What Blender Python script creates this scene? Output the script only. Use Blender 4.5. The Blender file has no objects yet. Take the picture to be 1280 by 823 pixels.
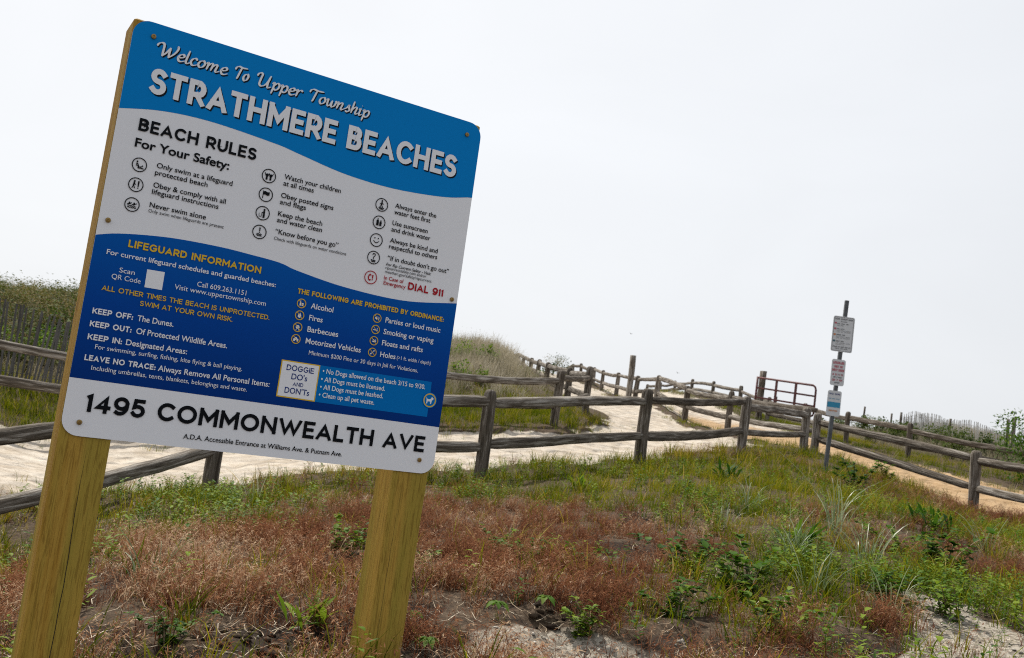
import bpy, math, random
import numpy as np

random.seed(7)
rng = np.random.default_rng(7)
PI = math.pi
scene = bpy.context.scene
col = scene.collection

# ------------------------------------------------------------------ camera
PITCH, ROLL = math.radians(6.1015), math.radians(7.7838)
FPX = 35.0 / 36.0 * 1280.0
_f = np.array([0, math.cos(PITCH), math.sin(PITCH)])
_u = np.array([0, -math.sin(PITCH), math.cos(PITCH)])
_r = np.array([1.0, 0, 0])
RIGHT = math.cos(ROLL) * _r + math.sin(ROLL) * _u
UP = -math.sin(ROLL) * _r + math.cos(ROLL) * _u
FWD = _f
cam_d = bpy.data.cameras.new("camera")
cam = bpy.data.objects.new("camera", cam_d)
col.objects.link(cam)
import mathutils
cam.matrix_world = mathutils.Matrix(((RIGHT[0], UP[0], -FWD[0], 0), (RIGHT[1], UP[1], -FWD[1], 0),
                                     (RIGHT[2], UP[2], -FWD[2], 0), (0, 0, 0, 1)))
cam_d.lens = 35.0
cam_d.sensor_width = 36.0
cam_d.clip_start = 0.05
cam_d.clip_end = 3000
cam_d.dof.use_dof = True
cam_d.dof.focus_distance = 3.15
cam_d.dof.aperture_fstop = 9.0
scene.camera = cam

# ------------------------------------------------------------------ sky and sun
SUN_EL = math.radians(56)
sun_dir = np.array([-0.53, 0.85])
sun_dir = sun_dir / np.linalg.norm(sun_dir)
SUN_AZ = math.atan2(sun_dir[0], sun_dir[1])          # clockwise from +Y
world = bpy.data.worlds.new("World")
scene.world = world
world.use_nodes = True
wn = world.node_tree.nodes
wl = world.node_tree.links
wn.clear()
wo = wn.new("ShaderNodeOutputWorld")
bg = wn.new("ShaderNodeBackground")
sky = wn.new("ShaderNodeTexSky")
sky.sky_type = 'NISHITA'
sky.sun_disc = False
sky.sun_elevation = SUN_EL
sky.sun_rotation = SUN_AZ
sky.altitude = 0
sky.air_density = 1.0
sky.dust_density = 6.0
sky.ozone_density = 1.0
# the day is hazy: a white veil of thin cloud lies over the clear sky, brightest on the sun's side
veil = wn.new("ShaderNodeMixRGB")
veil.inputs[0].default_value = 0.88
tcw = wn.new("ShaderNodeTexCoord")
dotn = wn.new("ShaderNodeVectorMath"); dotn.operation = 'DOT_PRODUCT'
dotn.inputs[1].default_value = (math.sin(SUN_AZ) * .93, math.cos(SUN_AZ) * .93, .36)
wl.new(tcw.outputs["Generated"], dotn.inputs[0])
vr = wn.new("ShaderNodeValToRGB")
vr.color_ramp.elements[0].position = 0.12; vr.color_ramp.elements[0].color = (.67, .725, .81, 1)
vr.color_ramp.elements[1].position = 0.90; vr.color_ramp.elements[1].color = (.935, .96, .99, 1)
e_ = vr.color_ramp.elements.new(.5); e_.color = (.74, .765, .80, 1)
mad = wn.new("ShaderNodeMath"); mad.operation = 'MULTIPLY_ADD'; mad.inputs[1].default_value = .5; mad.inputs[2].default_value = .5
wl.new(dotn.outputs["Value"], mad.inputs[0]); wl.new(mad.outputs[0], vr.inputs[0])
vm_ = wn.new("ShaderNodeVectorMath"); vm_.operation = 'SCALE'; vm_.inputs["Scale"].default_value = 10.0
wl.new(vr.outputs[0], vm_.inputs[0])
# faint unevenness of the thin cloud
cn = wn.new("ShaderNodeTexNoise"); cn.inputs["Scale"].default_value = 2.2; cn.inputs["Detail"].default_value = 5; cn.inputs["Distortion"].default_value = .6
cmp_ = wn.new("ShaderNodeMapping"); cmp_.inputs["Scale"].default_value = (1, 1, 2.6); wl.new(tcw.outputs["Generated"], cmp_.inputs[0]); wl.new(cmp_.outputs[0], cn.inputs["Vector"])
cr_ = wn.new("ShaderNodeMapRange"); cr_.inputs[1].default_value = .3; cr_.inputs[2].default_value = .7; cr_.inputs[3].default_value = 9.55; cr_.inputs[4].default_value = 10.15
wl.new(cn.outputs[0], cr_.inputs[0]); wl.new(cr_.outputs[0], vm_.inputs["Scale"])
wl.new(sky.outputs[0], veil.inputs[1]); wl.new(vm_.outputs[0], veil.inputs[2])
bg.inputs[1].default_value = 0.1
wl.new(veil.outputs[0], bg.inputs[0])
wl.new(bg.outputs[0], wo.inputs[0])
sun_d = bpy.data.lights.new("sun", 'SUN')
sun_d.energy = 5.0
sun_d.angle = math.radians(0.6)
sun_d.color = (1.0, 0.95, 0.86)
sun = bpy.data.objects.new("sun", sun_d)
col.objects.link(sun)
_sv = mathutils.Vector((math.sin(SUN_AZ) * math.cos(SUN_EL), math.cos(SUN_AZ) * math.cos(SUN_EL), math.sin(SUN_EL)))
sun.rotation_euler = _sv.to_track_quat('Z', 'Y').to_euler()
sun.location = (-20, 20, 40)
vs = scene.view_settings
vs.view_transform = 'Standard'
vs.look = 'None'
vs.exposure = 0.06
vs.gamma = 1.0
vs.use_curve_mapping = False
scene.cycles.max_bounces = 8
scene.cycles.use_denoising = False
scene.cycles.filter_width = 1.1
scene.cycles.sample_clamp_indirect = 4.0
scene.cycles.transparent_max_bounces = 8

# ------------------------------------------------------------------ helpers
def at(px, py, dist):
    """world point seen by the surveyed camera at photo coordinate px,py and forward distance dist"""
    d = RIGHT * (px - 640) / FPX - UP * (py - 411.5) / FPX + FWD
    return d * (dist / d[1])

def tag(o, label=None, cat=None, group=None, kind=None):
    if label: o["label"] = label
    if cat: o["category"] = cat
    if group: o["group"] = group
    if kind: o["kind"] = kind
    return o

def empty(name, loc=(0, 0, 0), rz=0.0):
    o = bpy.data.objects.new(name, None)
    o.empty_display_size = 0.2
    o.location = tuple(loc)
    o.rotation_euler = (0, 0, rz)
    col.objects.link(o)
    return o

def link_mesh(name, me, mat, parent=None):
    o = bpy.data.objects.new(name, me)
    if mat is not None:
        for mm in (mat if isinstance(mat, (list, tuple)) else [mat]):
            me.materials.append(mm)
    col.objects.link(o)
    if parent is not None:
        o.parent = parent
    return o

class MB:
    """collects vertices and faces for one mesh"""
    def __init__(self):
        self.v, self.f, self.sm = [], [], []
    def add(self, vs, fs, smooth=False):
        b = len(self.v)
        self.v += [tuple(map(float, p)) for p in vs]
        self.f += [tuple(i + b for i in f) for f in fs]
        self.sm += [smooth] * len(fs)
    def box(self, c, s, ax=None, bev=0.0):
        ax = np.eye(3) if ax is None else np.array(ax, float)
        c = np.array(c, float); h = np.array(s, float) / 2
        if bev <= 0:
            vs = [c + ax.T @ (h * np.array(k)) for k in [(-1,-1,-1),(1,-1,-1),(1,1,-1),(-1,1,-1),(-1,-1,1),(1,-1,1),(1,1,1),(-1,1,1)]]
            self.add(vs, [(0,3,2,1),(4,5,6,7),(0,1,5,4),(1,2,6,5),(2,3,7,6),(3,0,4,7)])
            return
        b = bev
        pr = [(h[0]-b,-h[1]),(h[0],-h[1]+b),(h[0],h[1]-b),(h[0]-b,h[1]),(-h[0]+b,h[1]),(-h[0],h[1]-b),(-h[0],-h[1]+b),(-h[0]+b,-h[1])]
        rings = []
        for z, k in ((-h[2], b), (-h[2]+b, 0), (h[2]-b, 0), (h[2], b)):
            rings.append([c + ax.T @ np.array([x*(1-k/h[0]), y*(1-k/h[1]), z]) for x, y in pr])
        vs = [p for r_ in rings for p in r_]
        fs = []
        for i in range(3):
            for j in range(8):
                fs.append((i*8+j, i*8+(j+1) % 8, (i+1)*8+(j+1) % 8, (i+1)*8+j))
        fs.append(tuple(range(7, -1, -1))); fs.append(tuple(range(24, 32)))
        self.add(vs, fs)
    def tube(self, pts, rad, n=8, cap=True, smooth=True, flat=1.0, upv=(0, 0, 1)):
        pts = [np.array(p, float) for p in pts]
        rad = [rad] * len(pts) if np.isscalar(rad) else rad
        vs, fs = [], []
        for i, p in enumerate(pts):
            d = pts[min(i+1, len(pts)-1)] - pts[max(i-1, 0)]
            d = d / (np.linalg.norm(d) + 1e-9)
            u = np.array(upv, float)
            if abs(d @ u) > 0.95: u = np.array([1.0, 0, 0])
            s = np.cross(d, u); s /= np.linalg.norm(s)
            w = np.cross(s, d)
            for k in range(n):
                a = 2 * PI * k / n
                vs.append(p + s * math.cos(a) * rad[i] * flat + w * math.sin(a) * rad[i])
        m = len(pts)
        for i in range(m - 1):
            for k in range(n):
                fs.append((i*n+k, i*n+(k+1) % n, (i+1)*n+(k+1) % n, (i+1)*n+k))
        if cap:
            fs.append(tuple(range(n-1, -1, -1))); fs.append(tuple(range((m-1)*n, m*n)))
        self.add(vs, fs, smooth)
    def build(self, name, mat, parent=None):
        me = bpy.data.meshes.new(name)
        me.from_pydata(self.v, [], self.f)
        me.polygons.foreach_set("use_smooth", self.sm)
        me.update()
        return link_mesh(name, me, mat, parent)

# ------------------------------------------------------------------ noise
def _hash(ix, iy, s):
    h = (ix.astype(np.int64) * 374761393 + iy.astype(np.int64) * 668265263 + s * 974634541) & 0xFFFFFFFF
    h = ((h ^ (h >> 13)) * 1274126177) & 0xFFFFFFFF
    h = h ^ (h >> 16)
    return (h & 0xFFFFFF) / float(0xFFFFFF)

def vnoise(x, y, s=0):
    x = np.asarray(x, float); y = np.asarray(y, float)
    ix, iy = np.floor(x), np.floor(y)
    fx, fy = x - ix, y - iy
    fx = fx * fx * (3 - 2 * fx); fy = fy * fy * (3 - 2 * fy)
    a = _hash(ix, iy, s); b = _hash(ix + 1, iy, s); c = _hash(ix, iy + 1, s); d = _hash(ix + 1, iy + 1, s)
    return a + (b - a) * fx + (c - a) * fy + (a - b - c + d) * fx * fy

def fbm(x, y, s=0, o=4):
    t = 0; amp = 0.5; n = 0
    for i in range(o):
        t = t + amp * vnoise(x, y, s + i * 17); n += amp
        x = x * 2.03 + 3.1; y = y * 2.03 + 1.7; amp *= 0.5
    return t / n

def sstep(a, b, v):
    t = np.clip((v - a) / (b - a), 0, 1)
    return t * t * (3 - 2 * t)

# ------------------------------------------------------------------ materials
def new_mat(name):
    m = bpy.data.materials.new(name)
    m.use_nodes = True
    nt = m.node_tree
    return m, nt.nodes, nt.links, nt.nodes["Principled BSDF"]

def ramp(n, stops):
    r_ = n.new("ShaderNodeValToRGB")
    e = r_.color_ramp.elements
    e[0].position, e[0].color = stops[0][0], (*stops[0][1], 1)
    e[1].position, e[1].color = stops[-1][0], (*stops[-1][1], 1)
    for p, c in stops[1:-1]:
        k = e.new(p); k.color = (*c, 1)
    return r_

def plain(name, c, rough=0.5, metal=0.0, var=0.0, scale=30):
    m, n, l, b = new_mat(name)
    b.inputs["Base Color"].default_value = (*c, 1)
    b.inputs["Roughness"].default_value = rough
    b.inputs["Metallic"].default_value = metal
    if var > 0:
        tc = n.new("ShaderNodeTexCoord"); nz = n.new("ShaderNodeTexNoise")
        nz.inputs["Scale"].default_value = scale; nz.inputs["Detail"].default_value = 5
        l.new(tc.outputs["Object"], nz.inputs["Vector"])
        r_ = ramp(n, [(0.3, tuple(x * (1 - var) for x in c)), (0.7, tuple(min(1, x * (1 + var)) for x in c))])
        l.new(nz.outputs[0], r_.inputs[0]); l.new(r_.outputs[0], b.inputs["Base Color"])
    return m

def wood(name, stops, stretch=(1, 1, 1), scale=14, bump=0.4, rough=0.85, streak=1.0, island=True, knots=True):
    """long-grained wood: noise drawn out along one axis, per-piece variation, blotches and knots"""
    m, n, l, b = new_mat(name)
    tc = n.new("ShaderNodeTexCoord"); mp = n.new("ShaderNodeMapping")
    l.new(tc.outputs["Object"], mp.inputs[0]); mp.inputs["Scale"].default_value = stretch
    n1 = n.new("ShaderNodeTexNoise"); n1.inputs["Scale"].default_value = scale; n1.inputs["Detail"].default_value = 8
    n1.inputs["Roughness"].default_value = 0.62; n1.inputs["Distortion"].default_value = 0.4
    l.new(mp.outputs[0], n1.inputs["Vector"])
    n2 = n.new("ShaderNodeTexNoise"); n2.inputs["Scale"].default_value = scale * 0.25; n2.inputs["Detail"].default_value = 4
    l.new(mp.outputs[0], n2.inputs["Vector"])
    mx = n.new("ShaderNodeMath"); mx.operation = 'MULTIPLY_ADD'
    l.new(n1.outputs[0], mx.inputs[0]); mx.inputs[1].default_value = 0.62 * streak
    ad = n.new("ShaderNodeMath"); ad.operation = 'MULTIPLY'; l.new(n2.outputs[0], ad.inputs[0]); ad.inputs[1].default_value = 0.55
    l.new(ad.outputs[0], mx.inputs[2])
    if island:
        oi = n.new("ShaderNodeObjectInfo"); sh = n.new("ShaderNodeMath"); sh.operation = 'MULTIPLY_ADD'
        l.new(oi.outputs["Random"], sh.inputs[0]); sh.inputs[1].default_value = 0.18; l.new(mx.outputs[0], sh.inputs[2])
        last = sh
    else:
        last = mx
    r_ = ramp(n, stops); l.new(last.outputs[0], r_.inputs[0])
    l.new(r_.outputs[0], b.inputs["Base Color"])
    b.inputs["Roughness"].default_value = rough
    bp = n.new("ShaderNodeBump"); bp.inputs["Strength"].default_value = bump; bp.inputs["Distance"].default_value = 0.01
    l.new(n1.outputs[0], bp.inputs["Height"]); l.new(bp.outputs[0], b.inputs["Normal"])
    return m

M = {}
# ------------------------------------------------------------------ the lie of the land
CTRL = [  # photo x, photo y, forward distance: surveyed ground points
    (262,614,9.6),(600,602,11.2),(800,580,13.9),(925,567,16.9),(1004,565,19.3),(1216,638,16.0),(-95,733,6.3),(0,702,6.9),(1420,690,13.0),
    (908.5,543,23),(853.8,526,26.5),(820,505,30),(793,503.7,33),(770,495,36.5),(752,487.6,40),(740,482,43.5),(725,473,47),
    (691.5,533.6,18.3),(731.6,522,21),(709,502,24.3),(681,489,27.6),(671,477,31),(662,469,34.3),(653.5,462,37.6),(647,457,41),
    (1133.5,573.5,25.5),(1058,555,28.5),(1004,537,31.5),(958,527,34),(924,510,37.5),(890,498,41),(864,493,44.5),(842,494,48),(1283,607,22.5),(1480,640,19),
    (50,556,12.4),(50,488,15),(50,452,18),(40,382,25),(100,384,25),(300,405,26),(480,428,27),(300,533,15.5),
    (604,444,27),(560,458,26),(640,456,30),(600,470,23),(560,500,20.5),(650,500,22),(620,446,34),(40,378,34),
    (495,834,3.2),(60,880,2.75),(330,775,3.9),(700,802,4.05),(700,760,4.22),(720,735,4.9),(740,695,6.1),(740,640,8.3),(560,800,3.6),(860,790,4.2),
    (1000,690,6.7),(1000,620,11),(1150,660,9),(1280,705,8.5),(1200,775,5.0),(1280,815,4.4),(1140,738,5.6),(1200,705,7.4),(1000,800,4.2),
    (150,700,4.6),(150,640,7.4),(0,735,5.0),(300,680,5.6),(430,640,7.6),(0,590,9.0),(0,560,11.2),(430,580,11.5),
    (1200,560,33),(1280,575,28),(1100,545,38),(1240,545,40),(1160,535,46),(780,560,17),
]
P3 = [at(*c) for c in CTRL]
P3 += [np.array(q, float) for q in [(-6,-3,-1.0),(0,-3,-.95),(6,-3,-.9),(-3,0.6,-.9),(0,0.8,-.86),(3,1,-.8),(-9,4,-1.1),(8,5,-.55),(14,10,-.35),(-14,10,-.6),
      (-16,22,1.8),(-9,16,.1),(24,24,.6),(24,40,1.2),(0,-14,-1.0),(-16,-10,-1.1),(16,-10,-.9),(-20,34,2.2),(-6,44,2.6),(0,52,3.5),(4,56,3.4),(8,56,3.2),(16,52,1.9),(30,55,1.5),
      (0,66,2.6),(6,68,2.4),(-12,60,2.0),(18,66,1.2),(0,84,.4),(25,84,0),(-25,84,0),(0,120,-1.5),(60,110,-1.5),(-60,110,-1.5),(60,30,0),(-60,30,0),(0,-60,-1.2),(60,-40,-1),(-60,-40,-1)]]
P3 = np.array(P3)

def _warp(x, y):
    r = np.hypot(x, y) + 1e-9
    k = np.log1p(r / 1.2) / r
    return x * k, y * k

_wx, _wy = _warp(P3[:, 0], P3[:, 1])
_C = 0.05
def _ker(dx, dy): return np.sqrt(dx * dx + dy * dy + _C * _C)
_n = len(P3)
_A = np.zeros((_n + 3, _n + 3))
_A[:_n, :_n] = _ker(_wx[:, None] - _wx[None], _wy[:, None] - _wy[None]) - 0.006 * np.eye(_n)
_A[:_n, _n] = 1; _A[:_n, _n+1] = _wx; _A[:_n, _n+2] = _wy
_A[_n, :_n] = 1; _A[_n+1, :_n] = _wx; _A[_n+2, :_n] = _wy
_w = np.linalg.solve(_A, np.r_[P3[:, 2], 0, 0, 0])

def H0(x, y):
    x = np.atleast_1d(np.asarray(x, float)).ravel(); y = np.atleast_1d(np.asarray(y, float)).ravel()
    out = np.zeros(len(x))
    for s in range(0, len(x), 40000):
        a, b = _warp(x[s:s+40000], y[s:s+40000])
        out[s:s+40000] = _ker(a[:, None] - _wx[None], b[:, None] - _wy[None]) @ _w[:_n] + _w[_n] + a * _w[_n+1] + b * _w[_n+2]
    far = sstep(95, 160, np.hypot(x, y))
    return out * (1 - far) + (-1.5) * far

# fence lines (plan)
def plan(lst): return [at(*c)[:2] for c in lst]
A_PTS = [(-95,733,6.3),(262,614,9.6),(600,602,11.2),(800,580,13.9),(925,567,16.9),(1004,565,19.3)]
A_XY = [np.array([-6.6, 0.2]), np.array([-5.4, 3.0])] + plan(A_PTS)
AR_XY = plan([(1018,566,19.5),(1216,638,16.0),(1420,690,13.0)]) + [np.array([10.2, 10.0])]
B_XY = [np.array([-14.5, 9.2]), np.array([-11.6, 10.6])] + plan([(-120,530,12.1),(250,527,14.2),(500,530,16.4),(691.5,533.6,18.3),(731.6,522,21)])
B2_XY = plan([(709,502,24.3),(681,489,27.6),(671,477,31),(662,469,34.3),(653.5,462,37.6),(647,457,41)]) + [np.array([0.2, 44.4]), np.array([-0.1, 47.8])]
C_XY = plan([(1017,566,19.7),(908.5,543,23),(853.8,526,26.5),(820,505,30),(793,503.7,33),(770,495,36.5),(752,487.6,40),(740,482,43.5),(725,473,47)]) + [np.array([3.35, 50.5]), np.array([3.1, 54.0])]
D_XY = [np.array([16.6, 14.2])] + plan([(1480,640,19),(1283,607,22.5),(1133.5,573.5,25.5),(1058,555,28.5),(1004,537,31.5),(958,527,34),(924,510,37.5),(890,498,41),(864,493,44.5),(842,494,48)]) + [np.array([8.0, 51.4]), np.array([7.8, 54.8])]

def seg_dist(x, y, line):
    """distance to a polyline and the side (positive = left of its direction)"""
    best = np.full(len(x), 1e9); side = np.zeros(len(x))
    for a, b in zip(line[:-1], line[1:]):
        d = b - a; L2 = d @ d
        t = np.clip(((x - a[0]) * d[0] + (y - a[1]) * d[1]) / L2, 0, 1)
        qx, qy = x - a[0] - t * d[0], y - a[1] - t * d[1]
        ds = np.hypot(qx, qy)
        cr = d[0] * (y - a[1]) - d[1] * (x - a[0])
        k = ds < best
        best = np.where(k, ds, best); side = np.where(k, np.sign(cr), side)
    return best, side

def in_poly(x, y, poly):
    poly = np.array(poly); c = np.zeros(len(x), bool); j = len(poly) - 1
    for i in range(len(poly)):
        xi, yi = poly[i]; xj, yj = poly[j]
        hit = ((yi > y) != (yj > y)) & (x < (xj - xi) * (y - yi) / (yj - yi + 1e-12) + xi)
        c ^= hit; j = i
    return c

def poly_sd(x, y, poly):
    d, _ = seg_dist(x, y, [np.array(p) for p in poly] + [np.array(poly[0])])
    return np.where(in_poly(x, y, poly), d, -d)

def xy(px, py, d): return tuple(at(px, py, d)[:2])
SAND_POLY = [(-7.6, 0.2), (-6.6, 3.9), (-4.5, 6.9), (-3.0, 9.95), (-0.35, 11.75), (1.6, 14.3), (3.5, 17.2), (5.3, 20.4),
             (5.05, 23.0), (4.65, 26.5), (4.4, 30), (4.15, 33), (3.9, 36.5), (3.65, 40), (3.1, 46), (2.6, 54), (3.4, 62), (4, 74), (-1, 74), (0.2, 62), (0.2, 54),
             (0.55, 47.8), (0.9, 44), (1.1, 41), (1.25, 37.6), (1.4, 34.3), (1.55, 31), (1.7, 27.6), (2.15, 24.3), (2.25, 21.1), (1.65, 18.9), (1.15, 17.85),
             (-1.2, 16.1), (-3.7, 14.1), (-6.7, 12.3), (-12, 10.1), (-20, 6.5), (-20, -3)]
TRACK_POLY = [(5.4, 23.0), (4.95, 26.5), (4.7, 30), (4.45, 33), (4.2, 36.5), (4.0, 40), (4.3, 46), (4.2, 54), (4.6, 64), (7.2, 64), (6.9, 54), (7.0, 48), (7.1, 44), (7.3, 41),
              (7.5, 37.5), (7.7, 34), (8.2, 31), (8.7, 28.2), (9.4, 25.0), (10.6, 22.2), (12.4, 18.8), (15.0, 14.5), (17.6, 9), (14.6, 6.5), (11.6, 10.6), (9.0, 14.2), (7.9, 17.0), (6.75, 19.8)]
GRAVEL_POLY = [xy(1120,735,5.6), xy(1200,745,5.4), xy(1290,790,4.75), xy(1400,850,4.2), (2.6, 2.2), (1.9, 2.6), (1.75, 3.4), (1.95, 4.4)]
def g0(px, py):
    # plan position of a sight line's first meeting with the bare lie of the land
    d = at(px, py, 1.0); ts = np.geomspace(1.6, 60, 1200)
    g = d[2] * ts - H0(d[0] * ts, d[1] * ts); k = int(np.argmax(g < 0))
    return np.array([d[0] * ts[k], d[1] * ts[k]])
BARE = [(g0(345,803), .30, .75), (g0(400,800), .2, .4), (g0(790,690), .35, .4), (g0(560,790), .3, .2), (g0(1100,810), .35, .3), (g0(890,800), .3, .2), (g0(515,830), .22, .45), (g0(20,800), .35, .35), (g0(200,815), .3, .15), (g0(500,760), .25, .3), (g0(800,812), .5, .2), (g0(450,700), .3, .3), (g0(780,655), .3, .4), (g0(1120,640), .8, .5), (g0(1240,655), 1.0, .4)]

GRAVEL_SPOT = [xy(575,815,3.75), xy(640,785,4.05), xy(720,783,4.12), xy(800,800,4.0), xy(830,850,3.7), xy(600,850,3.5)]
def masks(x, y):
    n1 = fbm(x * 1.3, y * 1.3, 3) - 0.5; n2 = fbm(x * 5, y * 5, 9, 3) - 0.5
    s = poly_sd(x, y, SAND_POLY) + n1 * 1.1 + n2 * 0.35
    t = poly_sd(x, y, TRACK_POLY) + n1 * 0.9 + n2 * 0.35
    g = np.maximum(poly_sd(x, y, GRAVEL_POLY), poly_sd(x, y, GRAVEL_SPOT) - .04) + n1 * 0.5 + n2 * 0.25
    return sstep(-0.12, 0.22, s), sstep(-0.12, 0.22, t), sstep(-0.10, 0.12, g)

def orange(y):
    # the track is surfaced with orange sand only up to the rise; beyond, it is drifted over
    return sstep(33, 24, y)

def bare(x, y):
    b = np.zeros(len(x))
    for p, rx, ry in BARE:
        b = np.maximum(b, 1 - np.hypot((x - p[0]) / rx, (y - p[1]) / ry))
    return np.clip(b + (fbm(x * 4, y * 4, 31) - 0.5) * 1.0, 0, 1)

def H(x, y):
    x = np.atleast_1d(np.asarray(x, float)).ravel(); y = np.atleast_1d(np.asarray(y, float)).ravel()
    z = H0(x, y)
    r = np.hypot(x, y)
    ms, mt, mg = masks(x, y)
    path = np.maximum(ms, mt)
    z = z + (fbm(x * 1.1, y * 1.1, 50) - 0.5) * 0.10 * (1 - path * 0.6)
    z = z + (fbm(x * 6, y * 6, 60, 3) - 0.5) * 0.05 * sstep(40, 14, r)
    z = z - 0.05 * path - 0.07 * bare(x, y) * (r < 8)
    z = z + (np.abs(fbm(x * 3.2, y * 3.2, 70, 3) - 0.5)) * -0.09 * ms
    # wheel ruts along the vehicle track
    d, sd = seg_dist(x, y, [np.array(q) for q in ((15.0, 10.5), (11.2, 16.6), (9.1, 20.6), (7.6, 25.2), (6.6, 30.5), (6.0, 38), (5.6, 50))])
    z = z - mt * 0.07 * np.exp(-((d - 0.75) / 0.22) ** 2)
    return z

def hit(px, py):
    """where the surveyed sight line through a photo coordinate meets the ground"""
    d = at(px, py, 1.0)
    ts = np.geomspace(1.6, 90, 900)
    g = d[2] * ts - H(d[0] * ts, d[1] * ts)
    k = int(np.argmax(g < 0)) if (g < 0).any() else len(ts) - 1
    t = ts[max(k - 1, 0)]
    return np.array([d[0] * t, d[1] * t, float(H(d[0] * t, d[1] * t)[0])])

# ground mesh: rings round the viewpoint, finest inside the view
th = np.concatenate([np.arange(-180, -52, 2.0), np.arange(-52, 52, 0.22), np.arange(52, 180, 2.0)])
th = np.radians(th)
rr = np.concatenate([[0.3], np.geomspace(0.8, 2.2, 10), np.geomspace(2.25, 12, 170), np.geomspace(12.1, 60, 170), np.geomspace(61, 1600, 26)])
NT, NR = len(th), len(rr)
gx = (rr[:, None] * np.sin(th)[None]).ravel(); gy = (rr[:, None] * np.cos(th)[None]).ravel()
gz = H(gx, gy)
gs, gt, gg = masks(gx, gy)
gb = np.clip(bare(gx, gy) * 2.2, 0, 1) * (np.hypot(gx, gy) < 9)
I = (np.arange(NR - 1)[:, None] * NT + np.arange(NT)[None]).ravel()
J = (np.arange(NR - 1)[:, None] * NT + (np.arange(NT)[None] + 1) % NT).ravel()
quads = np.stack([I, I + NT, J + NT, J], 1)

def grid_mesh(name, qs, mat):
    used, inv = np.unique(qs, return_inverse=True)
    me = bpy.data.meshes.new(name)
    me.vertices.add(len(used))
    me.vertices.foreach_set("co", np.stack([gx[used], gy[used], gz[used]], 1).ravel())
    nq = len(qs)
    me.loops.add(nq * 4); me.polygons.add(nq)
    me.loops.foreach_set("vertex_index", inv.ravel().astype(np.int32))
    me.polygons.foreach_set("loop_start", np.arange(0, nq * 4, 4, dtype=np.int32))
    me.polygons.foreach_set("use_smooth", np.ones(nq, bool))
    me.update(calc_edges=True)
    for nm, arr in (("sandm", gs), ("trackm", gt), ("orangem", gt * orange(gy)), ("gravelm", gg), ("barem", gb)):
        a = me.attributes.new(nm, 'FLOAT', 'POINT'); a.data.foreach_set("value", arr[used].astype(np.float32))
    me.validate()
    return link_mesh(name, me, mat)

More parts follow.
